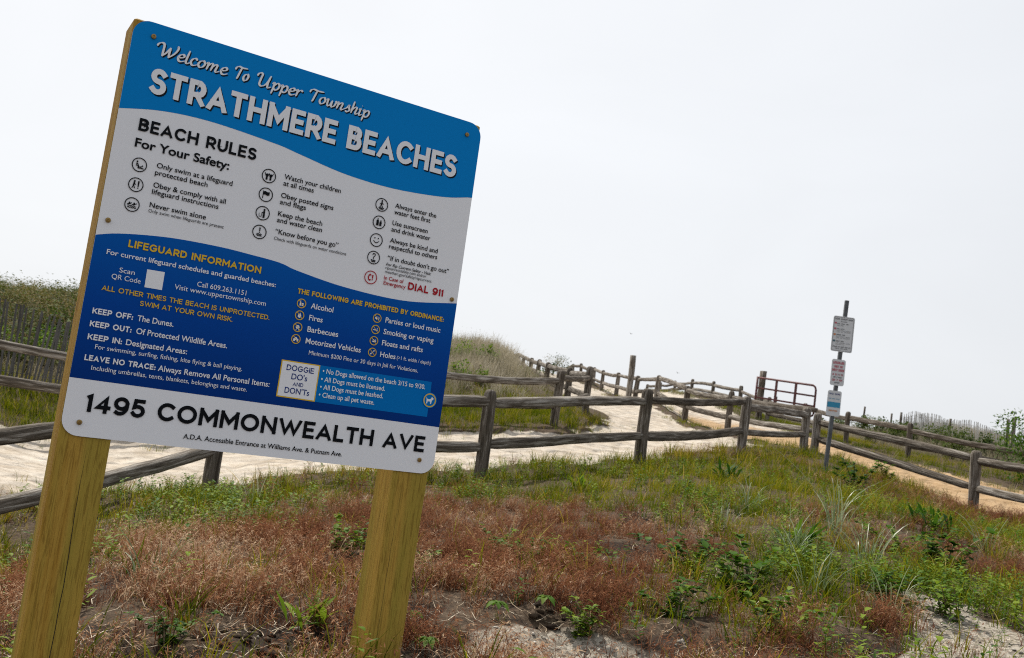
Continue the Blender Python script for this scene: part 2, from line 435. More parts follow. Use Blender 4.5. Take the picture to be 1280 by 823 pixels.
def ground_material():
    m, n, l, b = new_mat("ground")
    tc = n.new("ShaderNodeTexCoord")
    def noise(sc, det=6, ro=.6):
        k = n.new("ShaderNodeTexNoise"); k.inputs["Scale"].default_value = sc; k.inputs["Detail"].default_value = det
        k.inputs["Roughness"].default_value = ro; l.new(tc.outputs["Object"], k.inputs["Vector"]); return k
    def attr(s):
        a = n.new("ShaderNodeAttribute"); a.attribute_name = s; return a
    def mix(f, c1, c2):
        k = n.new("ShaderNodeMixRGB"); l.new(f, k.inputs[0]); l.new(c1, k.inputs[1]); l.new(c2, k.inputs[2]); return k.outputs[0]
    def edge(a, nz):
        k = n.new("ShaderNodeMath"); k.operation = 'MULTIPLY_ADD'; l.new(nz.outputs[0], k.inputs[0]); k.inputs[1].default_value = 0.9
        s = n.new("ShaderNodeMath"); s.operation = 'SUBTRACT'; l.new(a.outputs["Fac"], s.inputs[0]); s.inputs[1].default_value = 0.45
        l.new(s.outputs[0], k.inputs[2])
        r_ = n.new("ShaderNodeMapRange"); r_.inputs[1].default_value = 0.38; r_.inputs[2].default_value = 0.62
        l.new(k.outputs[0], r_.inputs[0]); return r_.outputs[0]
    nb, nm, nf, nff = noise(0.7), noise(6), noise(45, 8, .7), noise(260, 4, .7)
    soil = ramp(n, [(0.25, (.03, .02, .013)), (0.5, (.075, .052, .034)), (0.75, (.19, .14, .095))]); l.new(nf.outputs[0], soil.inputs[0])
    dark = ramp(n, [(0.3, (.012, .008, .006)), (0.7, (.06, .042, .03))]); l.new(nf.outputs[0], dark.inputs[0])
    sand = ramp(n, [(0.25, (.40, .345, .285)), (0.5, (.52, .465, .395)), (0.8, (.60, .55, .48))]); l.new(nm.outputs[0], sand.inputs[0])
    track = ramp(n, [(0.25, (.34, .225, .115)), (0.5, (.42, .29, .165)), (0.8, (.49, .36, .225))]); l.new(nm.outputs[0], track.inputs[0])
    grav = ramp(n, [(0.28, (.12, .10, .08)), (0.5, (.30, .265, .215)), (0.75, (.47, .43, .37))])
    vo = n.new("ShaderNodeTexVoronoi"); vo.inputs["Scale"].default_value = 60; l.new(tc.outputs["Object"], vo.inputs["Vector"])
    vm = n.new("ShaderNodeMixRGB"); vm.inputs[0].default_value = .5; l.new(nff.outputs[0], vm.inputs[1]); l.new(vo.outputs["Color"], vm.inputs[2])
    l.new(vm.outputs[0], grav.inputs[0])
    # grains of litter on the sand
    nl = noise(38, 3, .5); lit = ramp(n, [(0.655, (0, 0, 0)), (0.69, (1, 1, 1))]); l.new(nl.outputs[0], lit.inputs[0])
    c = mix(edge(attr("barem"), nm), soil.outputs[0], dark.outputs[0])
    c = mix(edge(attr("gravelm"), nm), c, grav.outputs[0])
    c = mix(edge(attr("sandm"), nm), c, sand.outputs[0])
    c = mix(edge(attr("trackm"), nm), c, sand.outputs[0])
    c = mix(edge(attr("orangem"), nm), c, track.outputs[0])
    both = n.new("ShaderNodeMath"); both.operation = "MAXIMUM"; l.new(attr("sandm").outputs["Fac"], both.inputs[0]); l.new(attr("trackm").outputs["Fac"], both.inputs[1])
    spk = n.new("ShaderNodeMath"); spk.operation = "MULTIPLY"; l.new(both.outputs[0], spk.inputs[0]); l.new(lit.outputs[0], spk.inputs[1])
    lc = n.new("ShaderNodeRGB"); lc.outputs[0].default_value = (.20, .145, .095, 1); c = mix(spk.outputs[0], c, lc.outputs[0])
    mott = noise(2.6, 7, .68); mo = ramp(n, [(.36, (.80, .76, .70)), (.56, (1, 1, 1))]); l.new(mott.outputs[0], mo.inputs[0])
    mm = n.new("ShaderNodeMixRGB"); mm.blend_type = "MULTIPLY"; l.new(both.outputs[0], mm.inputs[0]); l.new(c, mm.inputs[1]); l.new(mo.outputs[0], mm.inputs[2]); c = mm.outputs[0]
    mu = n.new("ShaderNodeMixRGB"); mu.blend_type = 'MULTIPLY'; mu.inputs[0].default_value = 1
    gl = ramp(n, [(0.3, (.82, .80, .78)), (0.7, (1, 1, 1))]); l.new(nb.outputs[0], gl.inputs[0])
    l.new(c, mu.inputs[1]); l.new(gl.outputs[0], mu.inputs[2])
    l.new(mu.outputs[0], b.inputs["Base Color"])
    b.inputs["Roughness"].default_value = 0.95
    b.inputs["Specular IOR Level"].default_value = 0.15
    b1 = n.new("ShaderNodeBump"); b1.inputs["Strength"].default_value = .9; b1.inputs["Distance"].default_value = .05; l.new(nm.outputs[0], b1.inputs["Height"])
    b2 = n.new("ShaderNodeBump"); b2.inputs["Strength"].default_value = .8; b2.inputs["Distance"].default_value = .012; l.new(nf.outputs[0], b2.inputs["Height"]); l.new(b1.outputs[0], b2.inputs["Normal"])
    vd = n.new("ShaderNodeTexVoronoi"); vd.feature = "SMOOTH_F1"; vd.inputs["Scale"].default_value = 3.2; vd.inputs["Randomness"].default_value = 1; l.new(tc.outputs["Object"], vd.inputs["Vector"])
    b3 = n.new("ShaderNodeBump"); b3.inputs["Distance"].default_value = .16; l.new(both.outputs[0], b3.inputs["Strength"]); l.new(vd.outputs["Distance"], b3.inputs["Height"]); l.new(b2.outputs[0], b3.inputs["Normal"])
    l.new(b3.outputs[0], b.inputs["Normal"])
    return m

M["ground"] = ground_material()
qs_s = gs[quads].mean(1) > 0.5
qs_t = (gt[quads].mean(1) > 0.5) & ~qs_s
tag(grid_mesh("ground", quads[~qs_s & ~qs_t], M["ground"]), kind="structure")
tag(grid_mesh("sand_path", quads[qs_s], M["ground"]), kind="structure")
tag(grid_mesh("dirt_track", quads[qs_t], M["ground"]), kind="structure")
TEXTS = [
    ('title', 'STRATHMERE BEACHES', 0.0682, 0.9941, 1.0746, 0.0765, 'C', 'white'), 
    ('rules', 'BEACH RULES', 0.0602, 0.8793, 0.4040, 0.0366, 'S', 'black'), 
    ('rules', 'For Your Safety:', 0.0586, 0.8315, 0.3300, 0.0247, 'S', 'black'), 
    ('rules', 'Only swim at a lifeguard', 0.1275, 0.7860, 0.3479, 0.0147, 'M', 'black'), 
    ('rules', 'protected beach', 0.1260, 0.7649, 0.2771, 0.0147, 'M', 'black'), 
    ('rules', 'Obey & comply with all', 0.1273, 0.7283, 0.3372, 0.0147, 'M', 'black'), 
    ('rules', 'lifeguard instructions', 0.1268, 0.7083, 0.3189, 0.0146, 'M', 'black'), 
    ('rules', 'Never swim alone', 0.1270, 0.6691, 0.2881, 0.0146, 'M', 'black'), 
    ('rules', 'Only swim when lifeguards are present', 0.1265, 0.6540, 0.3436, 0.0099, 'L', 'black'), 
    ('rules', 'Watch your children', 0.4994, 0.8471, 0.6850, 0.0152, 'M', 'black'), 
    ('rules', 'at all times', 0.4996, 0.8266, 0.5980, 0.0152, 'M', 'black'), 
    ('rules', 'Obey posted signs', 0.4984, 0.7880, 0.6696, 0.0152, 'M', 'black'), 
    ('rules', 'and flags', 0.4983, 0.7674, 0.5822, 0.0152, 'M', 'black'), 
    ('rules', 'Keep the beach', 0.4984, 0.7303, 0.6420, 0.0151, 'M', 'black'), 
    ('rules', 'and water clean', 0.4984, 0.7107, 0.6444, 0.0151, 'M', 'black'), 
    ('rules', '\u201cKnow before you go\u201d', 0.4989, 0.6746, 0.7044, 0.0151, 'M', 'black'), 
    ('rules', 'Check with lifeguards on water conditions', 0.4984, 0.6551, 0.7349, 0.0100, 'L', 'black'), 
    ('rules', 'Always enter the', 0.8756, 0.8455, 1.0267, 0.0151, 'M', 'black'), 
    ('rules', 'water feet first', 0.8756, 0.8244, 1.0081, 0.0151, 'M', 'black'), 
    ('rules', 'Use sunscreen', 0.8747, 0.7876, 1.0038, 0.0150, 'M', 'black'), 
    ('rules', 'and drink water', 0.8748, 0.7660, 1.0169, 0.0150, 'M', 'black'), 
    ('rules', 'Always be kind and', 0.8757, 0.7296, 1.0505, 0.0150, 'M', 'black'), 
    ('rules', 'respectful to others', 0.8756, 0.7092, 1.0523, 0.0150, 'M', 'black'), 
    ('rules', '\u201cIf in doubt don\u2019t go out\u201d', 0.8765, 0.6710, 1.1018, 0.0149, 'M', 'black'), 
    ('rules', 'For Rip Current Safety - Visit:', 0.8746, 0.6521, 1.0386, 0.0096, 'I', 'black'), 
    ('rules', 'ripcurrentsafety.com and/or', 0.8744, 0.6405, 1.0223, 0.0096, 'L', 'black'), 
    ('rules', 'weather.gov/safety/ripcurrent', 0.8749, 0.6279, 1.0442, 0.0096, 'L', 'black'), 
    ('emergency', 'In Case of', 0.8748, 0.6063, 0.9447, 0.0122, 'M', 'red'), 
    ('emergency', 'Emergency', 0.8754, 0.5899, 0.9544, 0.0122, 'M', 'red'), 
    ('emergency', 'DIAL 911', 0.9628, 0.5898, 1.0930, 0.0247, 'S', 'red'), 
    ('lifeguard', 'LIFEGUARD INFORMATION', 0.0894, 0.5436, 0.4750, 0.0211, 'S', 'yellow'), 
    ('lifeguard', 'For current lifeguard schedules and guarded beaches:', 0.0364, 0.5121, 0.5273, 0.0140, 'M', 'white'), 
    ('lifeguard', 'Scan', 0.0777, 0.4679, 0.1198, 0.0138, 'L', 'white'), 
    ('lifeguard', 'QR Code', 0.0604, 0.4469, 0.1392, 0.0137, 'L', 'white'), 
    ('lifeguard', 'Call 609.263.1151', 0.2957, 0.4700, 0.4421, 0.0146, 'L', 'white'), 
    ('lifeguard', 'Visit www.uppertownship.com', 0.2337, 0.4499, 0.5061, 0.0144, 'L', 'white'), 
    ('lifeguard', 'ALL OTHER TIMES THE BEACH IS UNPROTECTED.', 0.0407, 0.4096, 0.5238, 0.0146, 'M', 'yellow'), 
    ('lifeguard', 'SWIM AT YOUR OWN RISK.', 0.1479, 0.3845, 0.4145, 0.0148, 'M', 'yellow'), 
    ('keep', 'KEEP OFF:', 0.0273, 0.3409, 0.1360, 0.0163, 'S', 'white'), 
    ('keep', 'The Dunes.', 0.1480, 0.3410, 0.2493, 0.0162, 'M', 'white'), 
    ('keep', 'KEEP OUT:', 0.0268, 0.3044, 0.1380, 0.0162, 'S', 'white'), 
    ('keep', 'Of Protected Wildlife Areas.', 0.1511, 0.3045, 0.4121, 0.0161, 'M', 'white'), 
    ('keep', 'KEEP IN:', 0.0272, 0.2678, 0.1182, 0.0162, 'S', 'white'), 
    ('keep', 'Designated Areas:', 0.1293, 0.2685, 0.3001, 0.0160, 'M', 'white'), 
    ('keep', 'For swimming, surfing, fishing, kite flying & ball playing.', 0.0509, 0.2448, 0.4668, 0.0126, 'L', 'white'), 
    ('keep', 'LEAVE NO TRACE:', 0.0288, 0.2096, 0.2202, 0.0161, 'S', 'white'), 
    ('keep', 'Always Remove All Personal Items:', 0.2275, 0.2092, 0.5572, 0.0162, 'M', 'white'), 
    ('keep', 'Including umbrellas, tents, blankets, belongings and waste.', 0.0509, 0.1857, 0.4915, 0.0126, 'L', 'white'), 
    ('address', '1495 COMMONWEALTH AVE', 0.0540, 0.0692, 1.1045, 0.0523, 'S', 'black'), 
    ('address', 'A.D.A. Accessible Entrance at Williams Ave. & Putnam Ave.', 0.3299, 0.0261, 0.8231, 0.0140, 'M', 'black'), 
    ('prohibited', 'THE FOLLOWING ARE PROHIBITED BY ORDINANCE:', 0.5980, 0.5070, 1.1086, 0.0159, 'S', 'yellow'), 
    ('prohibited', 'Alcohol', 0.6470, 0.4687, 0.7213, 0.0167, 'M', 'white'), 
    ('prohibited', 'Fires', 0.6473, 0.4315, 0.6919, 0.0167, 'M', 'white'), 
    ('prohibited', 'Barbecues', 0.6476, 0.3954, 0.7497, 0.0166, 'M', 'white'), 
    ('prohibited', 'Motorized Vehicles', 0.6479, 0.3589, 0.8326, 0.0166, 'M', 'white'), 
    ('prohibited', 'Parties or loud music', 0.9013, 0.4692, 1.1022, 0.0166, 'M', 'white'), 
    ('prohibited', 'Smoking or vaping', 0.9007, 0.4312, 1.0827, 0.0166, 'M', 'white'), 
    ('prohibited', 'Floats and rafts', 0.9011, 0.3944, 1.0487, 0.0165, 'M', 'white'), 
    ('prohibited', 'Holes', 0.9009, 0.3567, 0.9551, 0.0165, 'M', 'white'), 
    ('prohibited', '(>1 ft. width / depth)', 0.9604, 0.3577, 1.0837, 0.0116, 'L', 'white'), 
    ('prohibited', 'Minimum $200 Fine or 30 days in Jail for Violations.', 0.6640, 0.3258, 1.0419, 0.0131, 'L', 'white'), 
    ('dogbox', 'DOGGIE', 0.6017, 0.2685, 0.6900, 0.0174, 'M', 'navy'), 
    ('dogbox', "DO's", 0.6211, 0.2429, 0.6720, 0.0174, 'M', 'navy'), 
    ('dogbox', 'AND', 0.6292, 0.2230, 0.6625, 0.0119, 'M', 'navy'), 
    ('dogbox', "DON'Ts", 0.6064, 0.1993, 0.6855, 0.0173, 'M', 'navy'), 
    ('dogs', '\u2022 No Dogs allowed on the beach 3/15 to 9/30.', 0.7176, 0.2754, 1.0768, 0.0149, 'M', 'white'), 
    ('dogs', '\u2022 All Dogs must be licensed.', 0.7166, 0.2499, 0.9352, 0.0149, 'M', 'white'), 
    ('dogs', '\u2022 All Dogs must be leashed.', 0.7172, 0.2255, 0.9321, 0.0149, 'M', 'white'), 
    ('dogs', '\u2022 Clean up all pet waste.', 0.7167, 0.2008, 0.9054, 0.0148, 'M', 'white'), 
]
ICONS = [
    ('lifeguard', 0.0806, 0.7819, 0.0209, 'black'),
    ('instruct', 0.0806, 0.7234, 0.0209, 'black'),
    ('swim', 0.0799, 0.6649, 0.0208, 'black'),
    ('children', 0.4517, 0.8435, 0.0221, 'black'),
    ('flag', 0.4517, 0.7848, 0.0221, 'black'),
    ('bin', 0.4515, 0.7269, 0.0220, 'black'),
    ('caution', 0.4510, 0.6684, 0.0220, 'black'),
    ('walk', 0.8287, 0.8432, 0.0222, 'black'),
    ('bottles', 0.8285, 0.7850, 0.0221, 'black'),
    ('smile', 0.8285, 0.7261, 0.0221, 'black'),
    ('doubt', 0.8283, 0.6684, 0.0220, 'black'),
    ('phone', 0.8288, 0.6032, 0.0220, 'red'),
    ('alcohol', 0.6161, 0.4782, 0.0148, 'yellow'),
    ('fire', 0.6160, 0.4409, 0.0148, 'yellow'),
    ('barbecue', 0.6157, 0.4036, 0.0148, 'yellow'),
    ('vehicle', 0.6161, 0.3666, 0.0148, 'yellow'),
    ('music', 0.8718, 0.4774, 0.0147, 'yellow'),
    ('smoke', 0.8721, 0.4405, 0.0147, 'yellow'),
    ('raft', 0.8722, 0.4037, 0.0147, 'yellow'),
    ('hole', 0.8727, 0.3662, 0.0146, 'yellow'),
    ('dog', 1.1001, 0.2415, 0.0230, 'yellow'),
]
CURVE_TOP = [(-0.0094, 0.9257), (0.1141, 0.952), (0.2561, 0.96), (0.4559, 0.9469), (0.5311, 0.9355), (0.6912, 0.9109), (0.8623, 0.9056), (1.0397, 0.9214), (1.1448, 0.945)]
CURVE_LOW = [(-0.0061, 0.5575), (0.0643, 0.5769), (0.1966, 0.5943), (0.3376, 0.5985), (0.4282, 0.5954), (0.5292, 0.5891), (0.5846, 0.5763), (0.7494, 0.5552), (0.9551, 0.5508), (1.1507, 0.5776)]
LOW = [(-0.0012, 0.1571), (1.15, 0.1585)]
QR = [(0.1513, 0.4913), (0.2003, 0.4928), (0.2008, 0.4401), (0.1521, 0.4393)]
DOGBOX = [(0.583, 0.2975), (0.7067, 0.2986), (0.7084, 0.1838), (0.5841, 0.1851)]
DOGBLUE = [(0.7067, 0.2986), (1.0986, 0.3044), (1.1003, 0.1865), (0.7084, 0.1838)]
SCREWS = [(0.0569, 1.1581), (1.0958, 1.1532), (0.025, 0.6066), (1.1282, 0.5874), (0.0456, 0.0382), (1.0941, 0.0433)]
# ------------------------------------------------------------------ welcome sign
M["white"] = plain("sign_white", (.86, .865, .88), .45)
M["black"] = plain("sign_black", (.006, .007, .009), .35)
M["red"] = plain("sign_red", (.42, .01, .02), .35)
M["yellow"] = plain("sign_yellow", (.78, .50, .03), .45)
M["navy"] = plain("sign_navy", (.006, .035, .20), .35)
M["skyblue"] = plain("sign_sky_blue", (.0, .225, .62), .5)
M["boxblue"] = plain("sign_box_blue", (.0, .17, .52), .5)
M["alu"] = plain("sheet_edge", (.35, .36, .38), .4, .6)
M["brass"] = plain("brass_screw", (.30, .19, .06), .45, .7)

def printed_blue():
    # the print itself runs from mid blue at the top to navy at the foot
    m, n, l, b = new_mat("sign_deep_blue")
    tc = n.new("ShaderNodeTexCoord"); sp = n.new("ShaderNodeSeparateXYZ")
    l.new(tc.outputs["Object"], sp.inputs[0])
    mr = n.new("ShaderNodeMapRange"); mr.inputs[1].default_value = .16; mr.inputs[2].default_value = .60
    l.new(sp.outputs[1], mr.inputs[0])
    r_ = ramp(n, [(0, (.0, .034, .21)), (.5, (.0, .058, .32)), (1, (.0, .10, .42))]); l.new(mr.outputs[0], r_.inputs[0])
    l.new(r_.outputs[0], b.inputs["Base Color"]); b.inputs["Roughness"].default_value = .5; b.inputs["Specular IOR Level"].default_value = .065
    return m
M["deepblue"] = printed_blue()
for k_ in ("white", "black", "red", "yellow", "navy", "skyblue", "boxblue"):
    M[k_].node_tree.nodes["Principled BSDF"].inputs["Specular IOR Level"].default_value = .06

SW, SH = 1.15, 1.19966
YAW = math.radians(30.3029)
SO = np.array([-1.18901, 2.75599, -0.16043])          # lower left corner of the panel face
SA = np.array([math.cos(YAW), math.sin(YAW), 0.0])
SN = np.array([math.sin(YAW), -math.cos(YAW), 0.0])    # towards the reader

sign = empty("welcome_sign", SO + SA * SW / 2 - np.array([0, 0, .64]), YAW)
tag(sign, "big blue and white beach rules sign on two square timber posts", "sign")
SROOT = mathutils.Matrix.Translation(tuple(SO + SA * SW / 2 - np.array([0, 0, .64]))) @ mathutils.Matrix.Rotation(YAW, 4, 'Z')
# panel frame: x along the board, y up, z towards the reader
PM = mathutils.Matrix(((SA[0], 0, SN[0], SO[0]), (SA[1], 0, SN[1], SO[1]), (0, 1, 0, SO[2]), (0, 0, 0, 1)))

def rounded(w, h, r, k=8):
    pts = []
    for cx, cy, a0 in ((w - r, r, -90), (w - r, h - r, 0), (r, h - r, 90), (r, r, 180)):
        for i in range(k + 1):
            a = math.radians(a0 + 90 * i / k); pts.append((cx + r * math.cos(a), cy + r * math.sin(a)))
    return pts

RC = 0.047
def panel_outline(): return rounded(SW, SH, RC)
mb = MB(); ol = panel_outline(); N_ = len(ol)
mb.add([(x, y, 0) for x, y in ol] + [(x, y, -0.004) for x, y in ol],
       [tuple(range(N_)), tuple(range(2 * N_ - 1, N_ - 1, -1))] + [(i, i + N_, (i + 1) % N_ + N_, (i + 1) % N_) for i in range(N_)])
panel = mb.build("sign_panel", [M["white"], M["alu"]], sign)
for p_ in panel.data.polygons:
    if p_.index > 0: p_.material_index = 1
panel.matrix_parent_inverse = mathutils.Matrix.Identity(4)
panel.matrix_basis = SROOT.inverted() @ PM

def flat(name, polys, mat, z, parent=panel):
    """printed shapes a hair above the panel; each later shape a touch higher"""
    mb = MB()
    for i, pg in enumerate(polys):
        mb.add([(x, y, z + i * 6e-6) for x, y in pg], [tuple(range(len(pg)))])
    o = mb.build(name, mat, parent)
    return o

def crom(pts, per=6, closed=False):
    P = [np.array(p, float) for p in pts]
    n = len(P); out = []
    rng_ = range(n if closed else n - 1)
    for i in rng_:
        p1, p2 = P[i], P[(i + 1) % n]
        p0 = P[(i - 1) % n] if closed or i > 0 else 2 * p1 - p2
        p3 = P[(i + 2) % n] if closed or i < n - 2 else 2 * p2 - p1
        for k in range(per):
            t = k / per
            out.append(.5 * ((2*p1) + (-p0+p2)*t + (2*p0-5*p1+4*p2-p3)*t*t + (-p0+3*p1-3*p2+p3)*t**3))
    out.append(P[0] if closed else P[-1])
    return out

def curve_y(pts):
    c = np.array(crom(pts, 10)); o = np.argsort(c[:, 0]); return c[o]

# coloured fields
ct = curve_y(CURVE_TOP); cl = curve_y(CURVE_LOW)
xs = np.linspace(0, SW, 60)
yt = np.interp(xs, ct[:, 0], ct[:, 1])
top_out = [(x, y) for x, y in ol if y > SH - RC - 1e-6]
top_poly = [(SW, yt[-1])] + top_out + [(0, yt[0])] + [(xs[i], yt[i]) for i in range(1, 59)]
flat("header_field", [top_poly], M["skyblue"], .0004)
yl = np.interp(xs, cl[:, 0], cl[:, 1])
low_poly = [(0, .1578), (SW, .1578)] + [(xs[i], yl[i]) for i in range(59, -1, -1)]
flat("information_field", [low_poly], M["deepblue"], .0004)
flat("scan_square", [QR], M["white"], .0008)
flat("dog_rules_field", [[(.70, .2986), (1.0986, .3025), (1.0995, .265), (1.0995, .186), (.70, .1838)]], M["boxblue"], .0008)
bx = [(.583, .1845), (.7075, .1838), (.7075, .2986), (.583, .298)]
bi = [(.5865, .188), (.704, .1873), (.704, .2951), (.5865, .2945)]
o = flat("dog_rules_border", [bx], M["yellow"], .0012)
flat("dog_rules_box", [bi], M["white"], .0016)

# lettering
_fc = bpy.data.curves.new("letters", 'FONT')
_fo = bpy.data.objects.new("letters", _fc)
col.objects.link(_fo)
WT = {'L': .0, 'M': .011, 'S': .022, 'C': .034, 'I': .012}
def text_mesh(txt, wt='M', space=1.0, shear=0.0):
    _fc.body = txt; _fc.size = 1; _fc.offset = WT[wt] if isinstance(wt, str) else wt
    _fc.resolution_u = 4; _fc.space_character = space; _fc.shear = .25 if wt == 'I' else shear
    _fc.fill_mode = 'FRONT' if False else 'BOTH'; _fc.extrude = 0
    _fc.dimensions = '2D'
    bpy.context.view_layer.update()
    dg = bpy.context.evaluated_depsgraph_get()
    ev = _fo.evaluated_get(dg)
    me = ev.to_mesh()
    v = np.zeros(len(me.vertices) * 3); me.vertices.foreach_get("co", v); v = v.reshape(-1, 3)
    f = [tuple(p.vertices) for p in me.polygons]
    ev.to_mesh_clear()
    return v, f
_v, _ = text_mesh("H", 'L'); CAPH = _v[:, 1].max() - _v[:, 1].min()

# broad geometric capitals and figures, drawn as strokes of even weight (box 0..1, mapped inside the stroke weight)
def arc(cx, cy, rx, ry, a0, a1, n=10):
    return [(cx + rx * math.cos(math.radians(a0 + (a1 - a0) * i / n)), cy + ry * math.sin(math.radians(a0 + (a1 - a0) * i / n))) for i in range(n + 1)]
CAPS = {
 'A': (.82, [[(0,0),(.5,1),(1,0)], [(.2,.27),(.8,.27)]]),
 'B': (.68, [[(0,0),(0,1)], [(0,1),(.55,1)] + arc(.55,.77,.38,.23,90,-90,8) + [(0,.54)], [(0,.54),(.6,.54)] + arc(.6,.27,.40,.27,90,-90,8) + [(0,0)]]),
 'C': (.80, [arc(.56,.5,.56,.5,48,312,18)]),
 'D': (.78, [[(0,0),(0,1),(.42,1)] + arc(.42,.5,.58,.5,90,-90,14) + [(0,0)]]),
 'E': (.60, [[(1,1),(0,1),(0,0),(1,0)], [(0,.51),(.88,.51)]]),
 'F': (.58, [[(1,1),(0,1),(0,0)], [(0,.49),(.86,.49)]]),
 'G': (.86, [arc(.52,.5,.52,.5,48,330,18) + [(1,.46),(.6,.46)]]),
 'H': (.76, [[(0,0),(0,1)], [(1,0),(1,1)], [(0,.51),(1,.51)]]),
 'I': (.0, [[(0,0),(0,1)]]),
 'K': (.70, [[(0,0),(0,1)], [(1,1),(0,.34)], [(.36,.58),(1,0)]]),
 'L': (.56, [[(0,1),(0,0),(1,0)]]),
 'M': (.90, [[(0,0),(0,1)], [(1,0),(1,1)], [(0,1),(.5,.3),(1,1)]]),
 'N': (.78, [[(0,0),(0,1)], [(1,0),(1,1)], [(0,1),(1,0)]]),
 'O': (.92, [arc(.5,.5,.5,.5,0,360,28)]),
 'P': (.66, [[(0,0),(0,1),(.55,1)] + arc(.55,.70,.45,.30,90,-90,8) + [(0,.40)]]),
 'R': (.69, [[(0,0),(0,1),(.55,1)] + arc(.55,.70,.45,.30,90,-90,8) + [(0,.40)], [(.5,.40),(1,0)]]),
 'S': (.64, [arc(.5,.755,.47,.245,35,270,12)[:-1] + arc(.5,.255,.5,.255,90,-145,12)]),
 'T': (.68, [[(0,1),(1,1)], [(.5,0),(.5,1)]]),
 'U': (.74, [[(0,1),(0,.42)] + arc(.5,.42,.5,.42,180,360,14) + [(1,1)]]),
 'V': (.80, [[(0,1),(.5,0),(1,1)]]),
 'W': (1.18, [[(0,1),(.26,0),(.5,.95),(.74,0),(1,1)]]),
 'Y': (.76, [[(0,1),(.5,.42),(1,1)], [(.5,.45),(.5,0)]]),
 '1': (.26, [[(0,.9),(1,1),(1,0)]]),
 '4': (.70, [[(.74,0),(.74,1),(0,.27),(1,.27)]]),
 '5': (.62, [[(.92,1),(.16,1),(.08,.55)] + arc(.46,.31,.54,.31,110,-150,14)]),
 '9': (.68, [arc(.5,.67,.5,.33,0,360,20), [(1,.67)] + arc(.42,.5,.58,.5,0,-120,10)]),
 ':': (.0, [[(0,.02),(0,.05)], [(0,.52),(0,.55)]]),
 '.': (.0, [[(0,.02),(0,.05)]]),
}
CW = {'L': .11, 'M': .155, 'S': .205, 'C': .205}
def ribbon(pts, w, cap=True):
    P = [np.array(p, float) for p in pts]
    closed = np.linalg.norm(P[0] - P[-1]) < 1e-6
    n = len(P); L, R_ = [], []
    for i in range(n):
        a = P[i] - (P[i-1] if i > 0 else (P[-2] if closed else 2*P[0] - P[1])); b = (P[i+1] if i < n-1 else (P[1] if closed else 2*P[-1] - P[-2])) - P[i]
        a /= np.linalg.norm(a) + 1e-12; b /= np.linalg.norm(b) + 1e-12
        na, nb = np.array([-a[1], a[0]]), np.array([-b[1], b[0]]); m = na + nb; m /= np.linalg.norm(m) + 1e-12
        k = w / 2 / max(.33, m @ na); q = P[i].copy()
        if cap and not closed and i == 0: q = q - b * w / 2
        if cap and not closed and i == n - 1: q = q + a * w / 2
        L.append(q + m * k); R_.append(q - m * k)
    return L, R_
def caps_ok(t): return all(c in CAPS or c == ' ' for c in t)
def put_caps(mb, txt, x0, y, x1, cap, wt, z, shift=(0, 0)):
    w = CW[wt]; sp = .115 if wt != 'C' else .085; ws = .34
    nat = sum((ws if c == ' ' else CAPS[c][0]) for c in txt); n = len(txt)
    tot = (x1 - x0) / cap
    # even out: stroke weight stays, letter widths and gaps take up the slack
    fixed = sum(0 if c == ' ' else (w if CAPS[c][0] == 0 else 0) for c in txt)
    k = (tot - fixed) / (nat + sp * (n - 1)); x = 0; cnt = 0
    for c in txt:
        if c == ' ': x += (ws + sp) * k; continue
        W0, st = CAPS[c]; W_ = W0 * k if W0 else w; cnt = 0
        for s in st:
            L, R_ = ribbon([(w/2 + px * max(0, W_ - w), w/2 + py * (1 - w)) for px, py in s], w)
            cnt += 1; m = len(L); vs = []
            P2 = [(x0 + (x + min(max(q[0], -.03), W_ + .03)) * cap + shift[0], y + min(max(q[1], -.006), 1.006) * cap + shift[1]) for q in L + R_]
            for i in range(m - 1):
                # every piece of a stroke lies a hair above the one before it
                zz = z + cnt * 5e-5 + i * 1.5e-6
                mb.add([P2[j] + (zz,) for j in (i + m, i + 1 + m, i + 1, i)], [(0, 1, 2, 3)])
        x += W_ + sp * k

def put_text(mb, txt, x0, y, x1, cap, wt, z, shift=(0, 0)):
    if caps_ok(txt):
        return put_caps(mb, txt, x0, y, x1, cap, wt, z, shift)
    v, f = text_mesh(txt, wt)
    k = cap / CAPH
    a, b = v[:, 0].min(), v[:, 0].max()
    X = x0 + (v[:, 0] - a) / (b - a) * (x1 - x0) + shift[0]
    Y = y + v[:, 1] * k + shift[1]
    # keep faces towards the reader
    ff = []
    for q in f:
        p = v[list(q)]
        ar = sum(p[i][0] * p[(i+1) % len(p)][1] - p[(i+1) % len(p)][0] * p[i][1] for i in range(len(p)))
        ff.append(q if ar > 0 else q[::-1])
    mb.add(np.stack([X, Y, np.full(len(X), z)], 1), ff)
NAMES = {'title': 'title_lettering', 'rules': 'safety_rules_lettering', 'emergency': 'emergency_lettering', 'lifeguard': 'lifeguard_lettering', 'keep': 'keep_off_lettering',
         'address': 'address_lettering', 'prohibited': 'prohibited_lettering', 'dogbox': 'dog_heading_lettering', 'dogs': 'dog_rules_lettering'}
LMAT = ['white', 'black', 'red', 'yellow', 'navy']
blocks = {}
for b, t, x0, y, x1, cap, w, c in TEXTS:
    blocks.setdefault((b, c), []).append((t, x0, y, x1, cap, w))
for (b, c), rows in blocks.items():
    for t, x0, y, x1, cap, w in rows:                     # one printed line each
        mb = MB(); put_text(mb, t, x0, y, x1, cap, w, .0022)
        mb.build(NAMES[b], M[c], panel)
mb = MB()
for b, t, x0, y, x1, cap, w, c in TEXTS:
    if b == 'title': put_text(mb, t, x0, y, x1, cap, w, .0013, (.0042, -.004))
mb.build("title_shadow_lettering", M["black"], panel)

